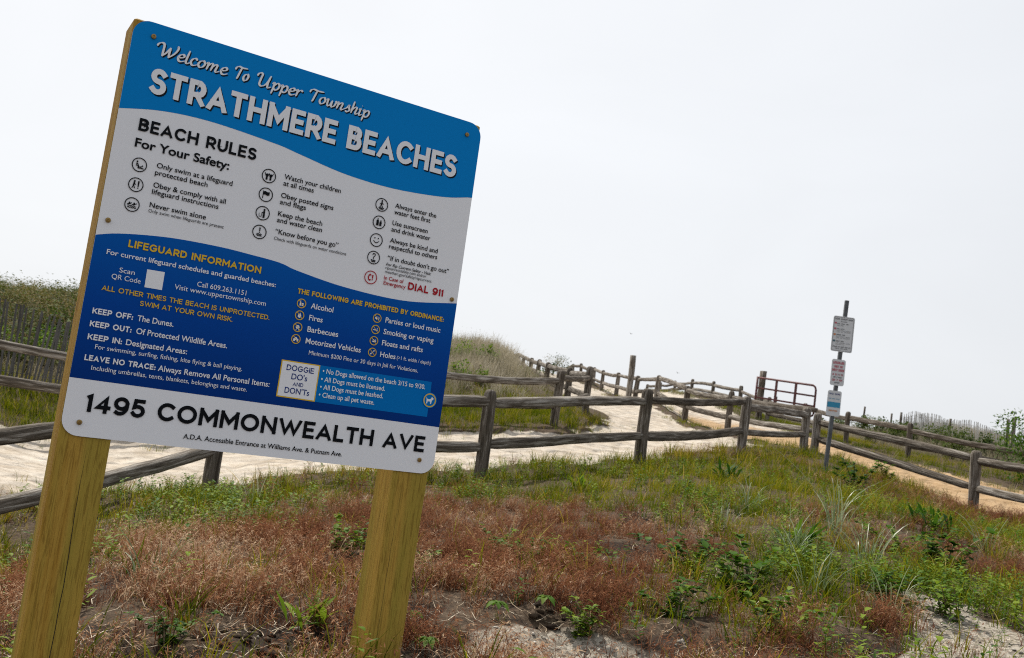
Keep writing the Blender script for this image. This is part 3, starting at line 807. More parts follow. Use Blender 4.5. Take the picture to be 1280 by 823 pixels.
# hand-drawn brush lettering, pen strokes
GL = {
 'W': (1.04, [[(-.12,.66),(-.08,.86),(.06,.98),(.2,.9),(.26,.5),(.30,.0)], [(.30,.02),(.46,.36),(.58,.80)], [(.58,.80),(.6,.4),(.64,.0)], [(.64,.02),(.86,.42),(.96,.78),(.94,.98),(.88,1.02)]]),
 'e': (.43, [[(.06,.27),(.27,.32),(.36,.45),(.28,.57),(.13,.48),(.07,.24),(.16,.03),(.30,.02),(.46,.15)]]),
 'l': (.27, [[(.10,1.0),(.08,.3),(.11,.05),(.20,.02),(.30,.13)]]),
 'c': (.41, [[(.36,.44),(.27,.57),(.13,.48),(.07,.24),(.16,.03),(.28,.02),(.43,.14)]]),
 'o': (.46, [[(.27,.57),(.12,.46),(.07,.22),(.18,.02),(.33,.1),(.40,.34),(.33,.53),(.25,.57)]]),
 'm': (.80, [[(.0,.44),(.09,.56),(.12,.3),(.10,0)], [(.11,.26),(.24,.54),(.35,.5),(.34,0)], [(.35,.26),(.48,.54),(.60,.5),(.58,.12),(.65,.02),(.80,.14)]]),
 'T': (.62, [[(-.06,.66),(-.02,.86),(.14,.97),(.42,.93),(.78,.97)], [(.36,.94),(.31,.5),(.27,.1),(.22,-.01)]]),
 'U': (.90, [[(-.08,.70),(-.04,.9),(.08,1.0),(.18,.9),(.17,.5),(.18,.13),(.31,.0),(.5,.14),(.62,.5),(.68,.98)], [(.68,.98),(.64,.4),(.68,.06),(.76,.02),(.88,.14)]]),
 'p': (.50, [[(.0,.42),(.09,.56),(.12,.2),(.10,-.36)], [(.12,.30),(.26,.55),(.40,.5),(.42,.24),(.31,.02),(.13,.08)]]),
 'r': (.38, [[(.0,.42),(.09,.56),(.12,.3),(.10,0)], [(.12,.30),(.22,.52),(.34,.57),(.40,.47)]]),
 'w': (.66, [[(.0,.46),(.09,.56),(.11,.2),(.19,.02),(.31,.16),(.37,.53)], [(.37,.53),(.37,.16),(.45,.02),(.58,.18),(.62,.48),(.56,.57)]]),
 'n': (.53, [[(.0,.44),(.09,.56),(.12,.3),(.10,0)], [(.11,.26),(.26,.54),(.38,.5),(.36,.12),(.43,.02),(.54,.14)]]),
 's': (.42, [[(.0,.12),(.18,.32),(.27,.58),(.30,.40),(.38,.18),(.28,.0),(.12,.04)]]),
 'h': (.53, [[(.12,1.0),(.11,.5),(.10,0)], [(.11,.26),(.26,.54),(.38,.5),(.36,.12),(.43,.02),(.54,.14)]]),
 'i': (.27, [[(.0,.44),(.09,.56),(.09,.14),(.15,.02),(.28,.14)], [(.14,.82),(.15,.84)]]),
}
def stroke_word(mb, word, x0, x1, y, cap, z, shift=(0, 0), grow=0.0):
    adv = sum(GL[c][0] for c in word)
    kx = (x1 - x0) / (adv + .06); x = 0; cnt = 0
    for c in word:
        a, strokes = GL[c]
        for st in strokes:
            pts = crom(st, 7)
            L, R_ = [], []
            for i, p in enumerate(pts):
                d = pts[min(i+1, len(pts)-1)] - pts[max(i-1, 0)]
                dd = np.array([d[0] + .2 * d[1], d[1]]); dd /= np.linalg.norm(dd) + 1e-9
                ang = math.atan2(dd[1], dd[0])
                w = .030 + .060 * abs(math.sin(ang - .55)) + grow
                if len(st) == 2: w = .062 + grow
                e = min(i, len(pts) - 1 - i); w *= .62 + .38 * min(1, e / 3)
                nrm = np.array([-dd[1], dd[0]])
                q = np.array([(x + p[0]) * kx + .2 * p[1] * cap, p[1] * cap])
                L.append(q + nrm * w * cap); R_.append(q - nrm * w * cap)
            cnt += 1
            zz = z + cnt * 1.2e-5
            vs = [(x0 + q[0] + shift[0], y + q[1] + shift[1], zz) for q in L] + [(x0 + q[0] + shift[0], y + q[1] + shift[1], zz) for q in R_]
            n = len(L)
            mb.add(vs, [(i + n, i + 1 + n, i + 1, i) for i in range(n - 1)])
        x += a
for nm, mt, z, sh, g in (("greeting_lettering", "white", .0022, (0, 0), 0), ("greeting_shadow_lettering", "black", .0010, (.0032, -.003), .008)):
    mb = MB()
    for wd, a, b in (("Welcome", .072, .279), ("To", .297, .343), ("Upper", .366, .510), ("Township", .533, .741)):
        stroke_word(mb, wd, a, b, 1.109, .040, z, sh, g)
    mb.build(nm, M[mt], panel)

# pictograms
def disc(cx, cy, r, n=20): return [(cx + r * math.cos(2*PI*i/n), cy + r * math.sin(2*PI*i/n)) for i in range(n)]
def line(pts, w):
    out = []
    for a, b in zip(pts[:-1], pts[1:]):
        a = np.array(a, float); b = np.array(b, float); d = (b - a) / (np.linalg.norm(b - a) + 1e-9)
        nn = np.array([-d[1], d[0]]) * w / 2; a2 = a - d * w * .3; b2 = b + d * w * .3
        out.append([tuple(a2 - nn), tuple(b2 - nn), tuple(b2 + nn), tuple(a2 + nn)])
    return out
def wave(y, x0=-.55, x1=.55, w=.1, k=3):
    n = k * 6
    return line([(x0 + (x1 - x0) * i / n, y + .06 * math.sin(2 * PI * k * i / n)) for i in range(n + 1)], w)
def bang(x, y0, y1): return [[(x - .07, y0 + .25), (x + .07, y0 + .25), (x + .11, y1), (x - .11, y1)], disc(x, y0 + .08, .09, 12)]
SH_ = {
 'lifeguard': [disc(-.32, .42, .12)] + line([(-.34, .22), (-.34, -.12), (-.1, -.12), (-.1, -.45)], .16) + line([(-.32, .15), (-.1, .05)], .1) + [disc(.42, -.08, .1)] + line([(.0, -.3), (.35, -.2)], .12) + wave(-.42, -.1, .6),
 'instruct': [disc(-.22, .48, .13)] + line([(-.24, .28), (-.28, -.08)], .2) + line([(-.28, -.08), (-.1, -.5)], .12) + line([(-.28, -.08), (-.45, -.5)], .12) + line([(-.24, .22), (-.02, .0)], .1) + bang(.32, -.5, .55),
 'swim': [disc(-.36, .22, .12), disc(.25, .22, .12)] + line([(-.6, -.02), (-.3, .05), (-.1, .22)], .13) + line([(.0, -.02), (.3, .05), (.55, .22)], .13) + wave(-.2) + wave(-.42),
 'children': [disc(-.27, .18, .13), disc(.27, .18, .13)] + line([(-.55, .35), (-.4, .0), (-.14, .0), (-.02, .32)], .13) + line([(.02, .32), (.14, .0), (.4, .0), (.55, .35)], .13) + line([(-.27, .0), (-.27, -.5)], .26) + line([(.27, .0), (.27, -.5)], .26),
 'flag': line([(-.38, -.55), (-.38, .5)], .1) + [[(-.36, .42), (-.1, .5), (.2, .38), (.5, .46), (.5, -.02), (.2, -.1), (-.1, .02), (-.36, -.06)]],
 'bin': [disc(.18, .5, .14)] + line([(.18, .26), (.18, -.1)], .26) + line([(.12, -.1), (.12, -.6)], .13) + line([(.26, -.1), (.26, -.6)], .13) + line([(.1, .22), (-.14, .0)], .1) + line([(-.5, -.05), (-.45, -.5), (-.15, -.5), (-.1, -.05)], .07),
 'caution': bang(0, -.12, .62) + wave(-.3, -.35, .35) + wave(-.5, -.35, .35),
 'walk': [disc(.0, .58, .13)] + line([(.0, .38), (-.04, .0)], .2) + line([(-.04, .0), (.2, -.35)], .12) + line([(-.04, .0), (-.24, -.35)], .12) + line([(.02, .3), (.26, .12)], .1) + line([(-.02, .3), (-.26, .1)], .1) + wave(-.46, -.4, .4) + wave(-.62, -.3, .3),
 'bottles': [[(-.42, -.5), (-.05, -.5), (-.05, .22), (-.16, .36), (-.16, .56), (-.31, .56), (-.31, .36), (-.42, .22)], [(.08, -.5), (.42, -.5), (.42, .1), (.08, .1)], [(.12, .16), (.38, .16), (.34, .34), (.16, .34)]],
 'smile': [disc(-.27, .28, .1, 12), disc(.27, .28, .1, 12)] + line([(-.42 + .84 * i / 8, -.12 - .26 * math.sin(PI * i / 8)) for i in range(9)], .11),
 'doubt': line([(-.2, .38), (-.12, .58), (.1, .6), (.22, .44), (.14, .24), (.0, .1), (.0, -.04)], .12) + [disc(0, -.18, .08, 12)] + wave(-.4, -.35, .35) + wave(-.58, -.3, .3),
 'phone': line([(-.1, .45), (-.3, .3), (-.36, .0), (-.3, -.3), (-.1, -.45)], .17) + line([(-.16, .42), (-.02, .34)], .2) + line([(-.16, -.42), (-.02, -.34)], .2) + bang(.28, -.38, .42),
 'alcohol': [[(-.38, -.5), (-.1, -.5), (-.1, .2), (-.18, .34), (-.18, .6), (-.3, .6), (-.3, .34), (-.38, .2)], [(.06, -.5), (.42, -.5), (.46, .1), (.02, .1)]],
 'fire': [[(-.35, -.35), (.0, -.55), (.36, -.35), (.34, .0), (.16, .3), (.06, .6), (-.08, .25), (-.18, .1), (-.24, .25), (-.38, -.05)]],
 'barbecue': [[(-.45, .05), (-.32, -.22), (0, -.32), (.32, -.22), (.45, .05)], [(-.4, .1), (.4, .1), (.25, .36), (0, .44), (-.25, .36)]] + line([(-.15, -.3), (-.34, -.62)], .08) + line([(.15, -.3), (.34, -.62)], .08),
 'vehicle': [disc(-.36, -.3, .2, 14), disc(.36, -.3, .2, 14), [(-.56, -.2), (.56, -.2), (.5, .08), (.24, .14), (.12, .4), (-.18, .4), (-.3, .12), (-.52, .06)]],
 'music': [[(-.5, -.16), (-.3, -.16), (-.02, -.42), (-.02, .42), (-.3, .16), (-.5, .16)]] + line([(.16, -.2), (.26, .0), (.16, .2)], .09) + line([(.34, -.34), (.48, .0), (.34, .34)], .09),
 'smoke': [[(-.55, -.2), (.3, -.2), (.3, -.02), (-.55, -.02)], [(.36, -.2), (.5, -.2), (.5, -.02), (.36, -.02)]] + line([(.4, .1), (.3, .26), (.46, .4)], .08),
 'raft': [[(-.5, -.1), (-.2, -.3), (.3, -.3), (.55, .0), (.45, .06), (.1, -.06), (-.2, -.02)]] + [disc(-.1, .22, .12, 12)] + line([(-.1, .1), (.2, .0), (.42, .3)], .12),
 'hole': line([(-.4, -.4), (.4, .4)], .1) + [[(-.5, -.5), (-.2, -.5), (-.12, -.2), (-.4, -.2)], [(.24, .5), (.52, .5), (.44, .24), (.2, .3)]],
 'dog': [[(-.5, -.5), (-.36, -.5), (-.3, -.16), (.1, -.16), (.14, -.5), (.28, -.5), (.34, .0), (.5, .12), (.6, .3), (.36, .48), (.3, .56), (.22, .36), (.08, .16), (-.38, .16), (-.56, .36), (-.6, .32), (-.5, .06)]],
}
for nm, cx, cy, r, cc in ICONS:
    mb = MB(); k = [0]
    mats = [M['black']]
    def addp(pg, mi=0, z0=.0022):
        # polygons that are not counter-clockwise are turned to face the reader
        ar = sum(pg[i][0] * pg[(i+1) % len(pg)][1] - pg[(i+1) % len(pg)][0] * pg[i][1] for i in range(len(pg)))
        if ar < 0: pg = pg[::-1]
        mb.add([(cx + x * r, cy + y * r, z0 + k[0] * 8e-6) for x, y in pg], [tuple(range(len(pg)))])
        k[0] += 1; mi_list.append(mi)
    mi_list = []
    ringm, glyph = {'black': (0, 0), 'red': (0, 0), 'yellow': (0, 1)}[cc]
    if nm == 'dog':
        for q in [disc(0, 0, 1.12, 32)]: addp(q, 2)
    n = 32
    ro, ri = 1.0, (.87 if cc != 'yellow' else .84)
    for i in range(n):
        a, b = 2*PI*i/n, 2*PI*(i+1)/n
        addp([(ri*math.cos(a), ri*math.sin(a)), (ro*math.cos(a), ro*math.sin(a)), (ro*math.cos(b), ro*math.sin(b)), (ri*math.cos(b), ri*math.sin(b))], ringm)
        k[0] = 1
    for pg in SH_[nm]: addp(pg, glyph)
    if cc == 'yellow' and nm != 'dog':
        addp(line([(-.6, .6), (.6, -.6)], .12)[0], 0)
    o = mb.build("pictogram", {'black': [M['black']], 'red': [M['red']], 'yellow': [M['yellow'], M['white'], M['boxblue']]}[cc], panel)
    o.data.polygons.foreach_set("material_index", mi_list)

# timber posts
def timber_mat():
    m = wood("treated_timber", [(.36, (.23, .115, .016)), (.52, (.37, .205, .030)), (.66, (.46, .285, .052)), (.8, (.40, .265, .048))], (7, 7, .28), 5, .25, .75, 1.0, True)
    n, l = m.node_tree.nodes, m.node_tree.links
    b = n["Principled BSDF"]; src = b.inputs["Base Color"].links[0].from_socket
    tc = n.new("ShaderNodeTexCoord"); mp = n.new("ShaderNodeMapping"); mp.inputs["Scale"].default_value = (9, 9, .42); l.new(tc.outputs["Object"], mp.inputs[0])
    # green tint of the preservative in broad drawn-out patches, fine dark grain and a few knots
    nz = n.new("ShaderNodeTexNoise"); nz.inputs["Scale"].default_value = 1.3; nz.inputs["Detail"].default_value = 5; l.new(mp.outputs[0], nz.inputs["Vector"])
    r1 = ramp(n, [(.48, (0, 0, 0)), (.66, (1, 1, 1))]); l.new(nz.outputs[0], r1.inputs[0])
    mx = n.new("ShaderNodeMixRGB"); l.new(r1.outputs[0], mx.inputs[0]); l.new(src, mx.inputs[1]); mx.inputs[2].default_value = (.33, .25, .04, 1)
    wv = n.new("ShaderNodeTexNoise"); wv.inputs["Scale"].default_value = 26; wv.inputs["Detail"].default_value = 3; wv.inputs["Distortion"].default_value = 1.2; l.new(mp.outputs[0], wv.inputs["Vector"])
    r2 = ramp(n, [(.38, (.42, .34, .26)), (.50, (1, 1, 1))]); l.new(wv.outputs[0], r2.inputs[0])
    m2 = n.new("ShaderNodeMixRGB"); m2.blend_type = 'MULTIPLY'; m2.inputs[0].default_value = .55; l.new(mx.outputs[0], m2.inputs[1]); l.new(r2.outputs[0], m2.inputs[2])
    vo = n.new("ShaderNodeTexVoronoi"); vo.inputs["Scale"].default_value = 1.4; mp2 = n.new("ShaderNodeMapping"); mp2.inputs["Scale"].default_value = (5, 5, 1.6); l.new(tc.outputs["Object"], mp2.inputs[0]); l.new(mp2.outputs[0], vo.inputs["Vector"])
    r3 = ramp(n, [(.03, (.28, .2, .12)), (.11, (1, 1, 1))]); l.new(vo.outputs["Distance"], r3.inputs[0])
    m3 = n.new("ShaderNodeMixRGB"); m3.blend_type = 'MULTIPLY'; m3.inputs[0].default_value = .8; l.new(m2.outputs[0], m3.inputs[1]); l.new(r3.outputs[0], m3.inputs[2])
    l.new(m3.outputs[0], b.inputs["Base Color"]); b.inputs["Specular IOR Level"].default_value = .12
    return m
M["timber"] = timber_mat()
M["crack"] = plain("drying_crack", (.02, .014, .008), .9)
for k, (u0, u1) in enumerate(((-.001, .119), (.879, .988))):
    w_ = (u1 - u0) * SW
    mb = MB()
    # local frame of the root: x along the board, y away from the reader, z up
    ztop, zbot = .64 + SH - .001, -.45
    mb.box((0, 0, (ztop + zbot) / 2), (w_, .135, ztop - zbot), None, .004)
    mb.v = [(x + .010 * (z - .64) / SH, y, z) for x, y, z in mb.v] if k else mb.v   # the right post leans a little
    po = mb.build("timber_post", M["timber"], sign)
    po.location = ((u0 + u1) / 2 * SW - SW / 2, .0045 + .0675, 0)
    cr = MB(); yf = -.0675 - .0006
    zs = np.linspace(-.35, .62, 26)
    xc = (.012 if k == 0 else -.03) + np.cumsum(rng.normal(0, .0012, 26)) + np.linspace(-.006, .01, 26)
    wc = .0010 * np.clip(np.sin(np.linspace(0, PI, 26)) * 1.3, 0, 1) * (1 if k == 0 else .35)
    cr.add([(x - w1, yf, z) for x, w1, z in zip(xc, wc, zs)] + [(x + w1, yf, z) for x, w1, z in zip(xc, wc, zs)], [(i, i + 26, i + 27, i + 1) for i in range(25)])
    cr.build("crack", M["crack"], po)
# screws
for x, y in SCREWS:
    mb = MB(); n = 16
    ring0 = [(.0075 * math.cos(2*PI*i/n), .0075 * math.sin(2*PI*i/n), 0) for i in range(n)]
    ring1 = [(.0068 * math.cos(2*PI*i/n), .0068 * math.sin(2*PI*i/n), .0028) for i in range(n)]
    ring2 = [(.0030 * math.cos(2*PI*i/n), .0030 * math.sin(2*PI*i/n), .0036) for i in range(n)]
    ring3 = [(.0026 * math.cos(2*PI*i/n), .0026 * math.sin(2*PI*i/n), .0018) for i in range(n)]
    fs = []
    for a in range(3):
        fs += [(a*n+i, a*n+(i+1) % n, (a+1)*n+(i+1) % n, (a+1)*n+i) for i in range(n)]
    fs.append(tuple(range(3*n, 4*n)))
    mb.add(ring0 + ring1 + ring2 + ring3, fs)
    so = mb.build("screw", M["brass"], panel); so.location = (x, y, .0024)
# ------------------------------------------------------------------ log fences
M["log"] = wood("weathered_log", [(.36, (.045, .038, .031)), (.52, (.105, .092, .078)), (.66, (.185, .165, .142)), (.82, (.30, .275, .245))], (1, 1, 1), 9, .8, .9)
M["railwood"] = None
def rail_mat():
    # generated coordinates run along the rail: the grain follows it
    m, n, l, b = new_mat("weathered_rail")
    at_ = n.new("ShaderNodeAttribute"); at_.attribute_name = "grain"
    oi = n.new("ShaderNodeObjectInfo")
    ad = n.new("ShaderNodeVectorMath"); ad.operation = 'ADD'
    sc = n.new("ShaderNodeVectorMath"); sc.operation = 'SCALE'; sc.inputs[0].default_value = (31, 17, 9); l.new(oi.outputs["Random"], sc.inputs["Scale"])
    l.new(at_.outputs["Vector"], ad.inputs[0]); l.new(sc.outputs[0], ad.inputs[1])
    n1 = n.new("ShaderNodeTexNoise"); n1.inputs["Scale"].default_value = 1.0; n1.inputs["Detail"].default_value = 9; n1.inputs["Roughness"].default_value = .65; n1.inputs["Distortion"].default_value = .5
    l.new(ad.outputs[0], n1.inputs["Vector"])
    r_ = ramp(n, [(.32, (.014, .010, .007)), (.43, (.056, .044, .031)), (.56, (.135, .112, .088)), (.68, (.36, .33, .29))])
    mr = n.new("ShaderNodeMath"); mr.operation = 'MULTIPLY_ADD'; l.new(oi.outputs["Random"], mr.inputs[0]); mr.inputs[1].default_value = .08; l.new(n1.outputs[0], mr.inputs[2])
    l.new(mr.outputs[0], r_.inputs[0])
    l.new(r_.outputs[0], b.inputs["Base Color"]); b.inputs["Roughness"].default_value = .85; b.inputs["Specular IOR Level"].default_value = .25
    bp = n.new("ShaderNodeBump"); bp.inputs["Strength"].default_value = .9; bp.inputs["Distance"].default_value = .02; l.new(n1.outputs[0], bp.inputs["Height"]); l.new(bp.outputs[0], b.inputs["Normal"])
    return m
M["log"] = rail_mat()

def log_mesh(p0, p1, r0, r1, flat, seed, nseg=14, ns=14, taper0=0, taper1=0, sag=0.0, domed=False, squash=None):
    """an irregular split log between two points, its long grain stored as an attribute"""
    R = np.random.default_rng(seed)
    p0 = np.array(p0, float); p1 = np.array(p1, float); L = np.linalg.norm(p1 - p0); d = (p1 - p0) / L
    u = np.array([0, 0, 1.0]) if abs(d[2]) < .8 else np.array([1.0, 0, 0])
    s = np.cross(d, u); s /= np.linalg.norm(s); w = np.cross(s, d)
    ts = list(np.linspace(0, 1, nseg))
    if domed: ts = [0, .2, .4, .6, .8, .93, .965, .99, 1.0]
    ang0 = R.uniform(0, 6.28)
    prof = 1 + .08 * np.array([math.sin(2 * k * 2 * PI / ns + ang0) + .7 * math.sin(3 * k * 2 * PI / ns + ang0 * 2) for k in range(ns)])
    bx, bz = R.normal(0, .012, 2)
    vs, fs, gr = [], [], []
    drift = R.normal(0, .012, (len(ts), 2)).cumsum(0) * .35
    for i, t in enumerate(ts):
        c = p0 + d * L * t + s * (bx * math.sin(PI * t) + drift[i, 0] * (0 if domed else math.sin(PI * t))) + w * (bz * math.sin(PI * t) - sag * math.sin(PI * t) + drift[i, 1] * (0 if domed else math.sin(PI * t)))
        k = 1.0
        if taper0 and t < .08: k = taper0 + (1 - taper0) * (t / .08)
        if taper1 and t > .92: k = taper1 + (1 - taper1) * ((1 - t) / .08)
        if domed: k = {.93: 1.0, .965: .95, .99: .72, 1.0: .42}.get(t, 1.0)
        r = (r0 + (r1 - r0) * t) * k
        for j in range(ns):
            a = 2 * PI * j / ns
            rj = r * prof[j] * (1 + R.normal(0, .025))
            ca, sa = math.cos(a), math.sin(a)
            if not domed:                                   # split rails are squarish, with a flat upper side
                q_ = (abs(ca) ** 3.2 + abs(sa) ** 3.2) ** (-1 / 3.2); ca *= q_; sa *= q_
            vs.append(c + s * ca * rj * flat + w * sa * rj)
            gr.append((t * L * (2.4 if not domed else 2.6), math.cos(a) * 2.6, math.sin(a) * 2.6))
    m = len(ts)
    for i in range(m - 1):
        for j in range(ns):
            fs.append((i*ns+j, i*ns+(j+1) % ns, (i+1)*ns+(j+1) % ns, (i+1)*ns+j))
    fs.append(tuple(range(ns-1, -1, -1))); fs.append(tuple(range((m-1)*ns, m*ns)))
    me = bpy.data.meshes.new("log")
    me.from_pydata([tuple(map(float, v)) for v in vs], [], fs)
    sm = [True] * (len(fs) - 2) + [False, False]
    me.polygons.foreach_set("use_smooth", sm)
    a = me.attributes.new("grain", 'FLOAT_VECTOR', 'POINT')
    a.data.foreach_set("vector", np.array(gr, np.float32).ravel())
    me.update()
    return me

def log_fence(name, label, group, pts, heights, seed, extra_end=True, r_post=.078, rail_r=.062, gap=(.40, .86), jit=.02, rails=(0, 1), first=0):
    R = np.random.default_rng(seed)
    base = [np.array([p[0], p[1], float(H(p[0], p[1])[0])]) for p in pts]
    root = empty(name, base[0]); tag(root, label, "fence", group)
    o0 = base[0]
    leans = []
    for i, (b, h) in enumerate(zip(base, heights)):
        lean = np.array([R.normal(0, .018), R.normal(0, .018), 0]); leans.append(lean)
        if i < first: continue
        q0 = b - np.array([0, 0, .3]); q1 = b + np.array([0, 0, h]) + lean
        me = log_mesh(q0 - o0, q1 - o0, r_post * R.uniform(.95, 1.08), r_post * R.uniform(.92, 1.02), R.uniform(.9, 1.05), seed * 100 + i, domed=True, ns=12)
        me.name = "post"; link_mesh("post", me, M["log"], root)
    for i in range(len(base) - 1):
        for k in rails:
            ha = gap[k] * heights[i] / 1.0 if heights[i] < .93 else gap[k]
            hb = gap[k] * heights[i+1] if heights[i+1] < .93 else gap[k]
            a = base[i] + np.array([0, 0, ha + R.normal(0, jit)]) + leans[i] * ha
            b = base[i+1] + np.array([0, 0, hb + R.normal(0, jit)]) + leans[i+1] * hb
            d = (b - a) / np.linalg.norm(b - a); off = np.cross(d, [0, 0, 1]) * R.normal(0, .012)
            me = log_mesh(a - o0 + off - d * .06, b - o0 + off + d * .06, rail_r * R.uniform(.9, 1.12), rail_r * R.uniform(.9, 1.12), R.uniform(.62, .85), seed * 1000 + i * 10 + k, taper0=.6, taper1=.6, sag=R.uniform(-.005, .03))
            me.name = "rail"; link_mesh("rail", me, M["log"], root)
    return root

log_fence("log_fence", "dark weathered two-rail log fence behind the big sign, nearest the camera", "log fences", A_XY, [1.0, 1.0, 1.02, 1.0, 1.02, 1.04, 1.0, .86], 11)
log_fence("log_fence", "grey log fence beside the small sign pole, running down right along the orange track", "log fences", AR_XY, [.80, .95, .98, 1.0], 12, gap=(.36, .80))
log_fence("log_fence", "pale-topped log fence on the far left side of the sand, ending at a corner post", "log fences", B_XY, [1, 1, 1, 1, 1, 1.03, 1.06], 13, gap=(.40, .84))
cb = B_XY[-1]
log_fence("log_fence", "log fence climbing the left edge of the sand path beside the grassy dune", "log fences", [cb + np.array([-.02, .03])] + B2_XY, [1.0, .84, .80, .68, .62, .55, .5, .45, .4], 14, gap=(.42, .86), first=1)
log_fence("log_fence", "long log fence between the sand path and the orange vehicle track", "log fences", [C_XY[0] + np.array([-.02, .05])] + C_XY[1:], [.95, 1.0, .97, .86, .92, .86, .82, .80, .74, .7, .66], 15, first=1)
log_fence("log_fence", "log fence on the far right side of the orange vehicle track, by the red gate", "log fences", D_XY, [.95, .95, .9, .9, .9, .86, .84, .86, .74, .72, .7, .66, .6], 16, gap=(.38, .80))

def tall_post(px, py, d, top, label, r=.085):
    b = at(px, py, d); b[2] = float(H(b[0], b[1])[0])
    t = at(top[0], top[1], d)
    root = log_mesh((0, 0, -.3), (0, 0, t[2] - b[2]), r, r, 1.0, int(px), ns=12, nseg=8)
    root.name = "gate_post"
    o = link_mesh("gate_post", root, M["log"]); o.location = tuple(b)
    return tag(o, label, "post", "tall gate posts")
tall_post(784.7, 501, 32.4, (791.5, 444.6), "tall square-topped post at the bend of the sand path, standing alone above the log rails", .095)
gp = tall_post(947.8, 528.5, 33.2, (953, 464), "tall post at the hinge end of the red gate", .10)

# red tube gate
M["redpaint"] = plain("gate_red_paint", (.095, .024, .023), .6, 0, .4, 8)
gl_, gr_ = at(943.2, 508.5, 32.9), at(1016.5, 521, 31.2)
glt, grt = at(949.6, 472.5, 32.9), at(1021.5, 482.5, 31.2)
GX = np.array([gr_[0] - gl_[0], gr_[1] - gl_[1], 0]); GL_ = np.linalg.norm(GX); GX /= GL_
gh = ((glt[2] - gl_[2]) + (grt[2] - gr_[2])) / 2
slope = (gr_[2] - gl_[2]) / GL_
gate = empty("farm_gate", gl_); tag(gate, "red tubular steel gate standing open beside the vehicle track", "gate")
def gpt(u, v): return GX * u * GL_ + np.array([0, 0, v * gh + slope * u * GL_])
mb = MB()
rc = .10
pts = [gpt(rc/2, 0)]
fr = [gpt(.01, .0), gpt(.96, 0), gpt(.985, .03), gpt(1.0, .1), gpt(1.0, .86), gpt(.985, .95), gpt(.95, 1.0), gpt(.01, 1.0)]
mb.tube(fr, .034, 8)
mb.tube([gpt(0, -.03), gpt(0, 1.03)], .036, 8)
mb.build("gate_frame", M["redpaint"], gate)
for v in (.33, .655):
    mb = MB(); mb.tube([gpt(.01, v), gpt(.99, v)], .028, 8); mb.build("gate_bar", M["redpaint"], gate)
for u in (.34, .67):
    mb = MB(); c = gpt(u, .5); mb.box(c, (.075, .035, gh * .97), np.array([GX, np.cross([0, 0, 1], GX), [0, 0, 1]])); mb.build("gate_brace", M["redpaint"], gate)

# ------------------------------------------------------------------ slatted sand fences
M["slat"] = plain("grey_slat", (.10, .092, .085), .9, 0, .35, 3)
M["paleslat"] = plain("bleached_slat", (.34, .34, .33), .9, 0, .25, 3)
def sand_fence(label, pts, hgt, step, mat, seed, posts, wob=.03):
    R = np.random.default_rng(seed)
    b0 = np.array([pts[0][0], pts[0][1], float(H(*pts[0])[0])])
    root = empty("slat_fence", b0); tag(root, label, "fence", "slatted sand fences")
    mb = MB(); wires = MB(); line_ = []
    for a, b in zip(pts[:-1], pts[1:]):
        a = np.array(a, float); b = np.array(b, float); L = np.linalg.norm(b - a); n = max(2, int(L / step)); d = np.append((b - a) / L, 0)
        for i in range(n):
            q = a + (b - a) * (i + R.uniform(-.15, .15)) / n
            z = float(H(q[0], q[1])[0])
            sag = .10 * math.sin(i * .16 + seed) + .05 * math.sin(i * .07)
            lean = d * (R.normal(0, wob) + .05 * math.sin(i * .23)) + np.cross(d, [0, 0, 1]) * R.normal(0, wob)
            p = np.array([q[0], q[1], z]) - b0
            hh = hgt * (1 if seed == 5 else float(sstep(13.5, 15.2, q[0])) * .1 + .9) + R.normal(0, .012) + sag
            w = np.cross([0, 0, 1], d) * .005
            c = [p + np.array([0, 0, -.05]) - d*.0145, p + np.array([0, 0, -.05]) + d*.0145, p + np.array([0, 0, hh]) + lean*hh + d*.0135, p + np.array([0, 0, hh]) + lean*hh - d*.0135]
            vs = [x - w for x in c] + [x + w for x in c]
            mb.add(vs, [(0,1,2,3),(7,6,5,4),(0,4,5,1),(1,5,6,2),(2,6,7,3),(3,7,4,0)])
            line_.append((p, hh, lean))
    mb.build("slats", mat, root)
    for f in (.2, .5, .8):
        pw = [p + np.array([0, 0, hh * f]) + ln * hh * f for p, hh, ln in line_[::3]]
        wires.tube(pw, .004, 4, False)
    wires.build("wires", M["slat"], root)
    for (x, y, hp) in posts:
        z = float(H(x, y)[0])
        me = log_mesh(np.array([x, y, z - .3]) - b0, np.array([x, y, z + hp]) - b0 + np.array([R.normal(0, .03), 0, 0]), .055, .05, 1, seed * 50 + int(x * 10), ns=8, nseg=5)
        me.name = "post"; link_mesh("post", me, M["log"], root)
def gxy(px, py, d): return tuple(float(v) for v in at(px, py, d)[:2])
sand_fence("dark slatted sand fence at the foot of the dune left of the big sign", [gxy(-330, 470, 13.2), gxy(-120, 470, 14.0), gxy(60, 476, 15), gxy(300, 480, 17.2), gxy(470, 490, 19.5)], 1.16, .052, M["slat"], 5, [gxy(-200, 470, 13.6) + (1.3,), gxy(210, 478, 16.4) + (1.3,)])
EF = [gxy(1181, 548, 35.9), gxy(1125, 536, 39), gxy(1186, 548, 35.5), gxy(1266, 560, 32), gxy(1330, 565, 29), gxy(1460, 585, 25)]
sand_fence("bleached slatted sand fence sagging along the low dune at right", EF, .70, .085, M["paleslat"], 6, [], .022)
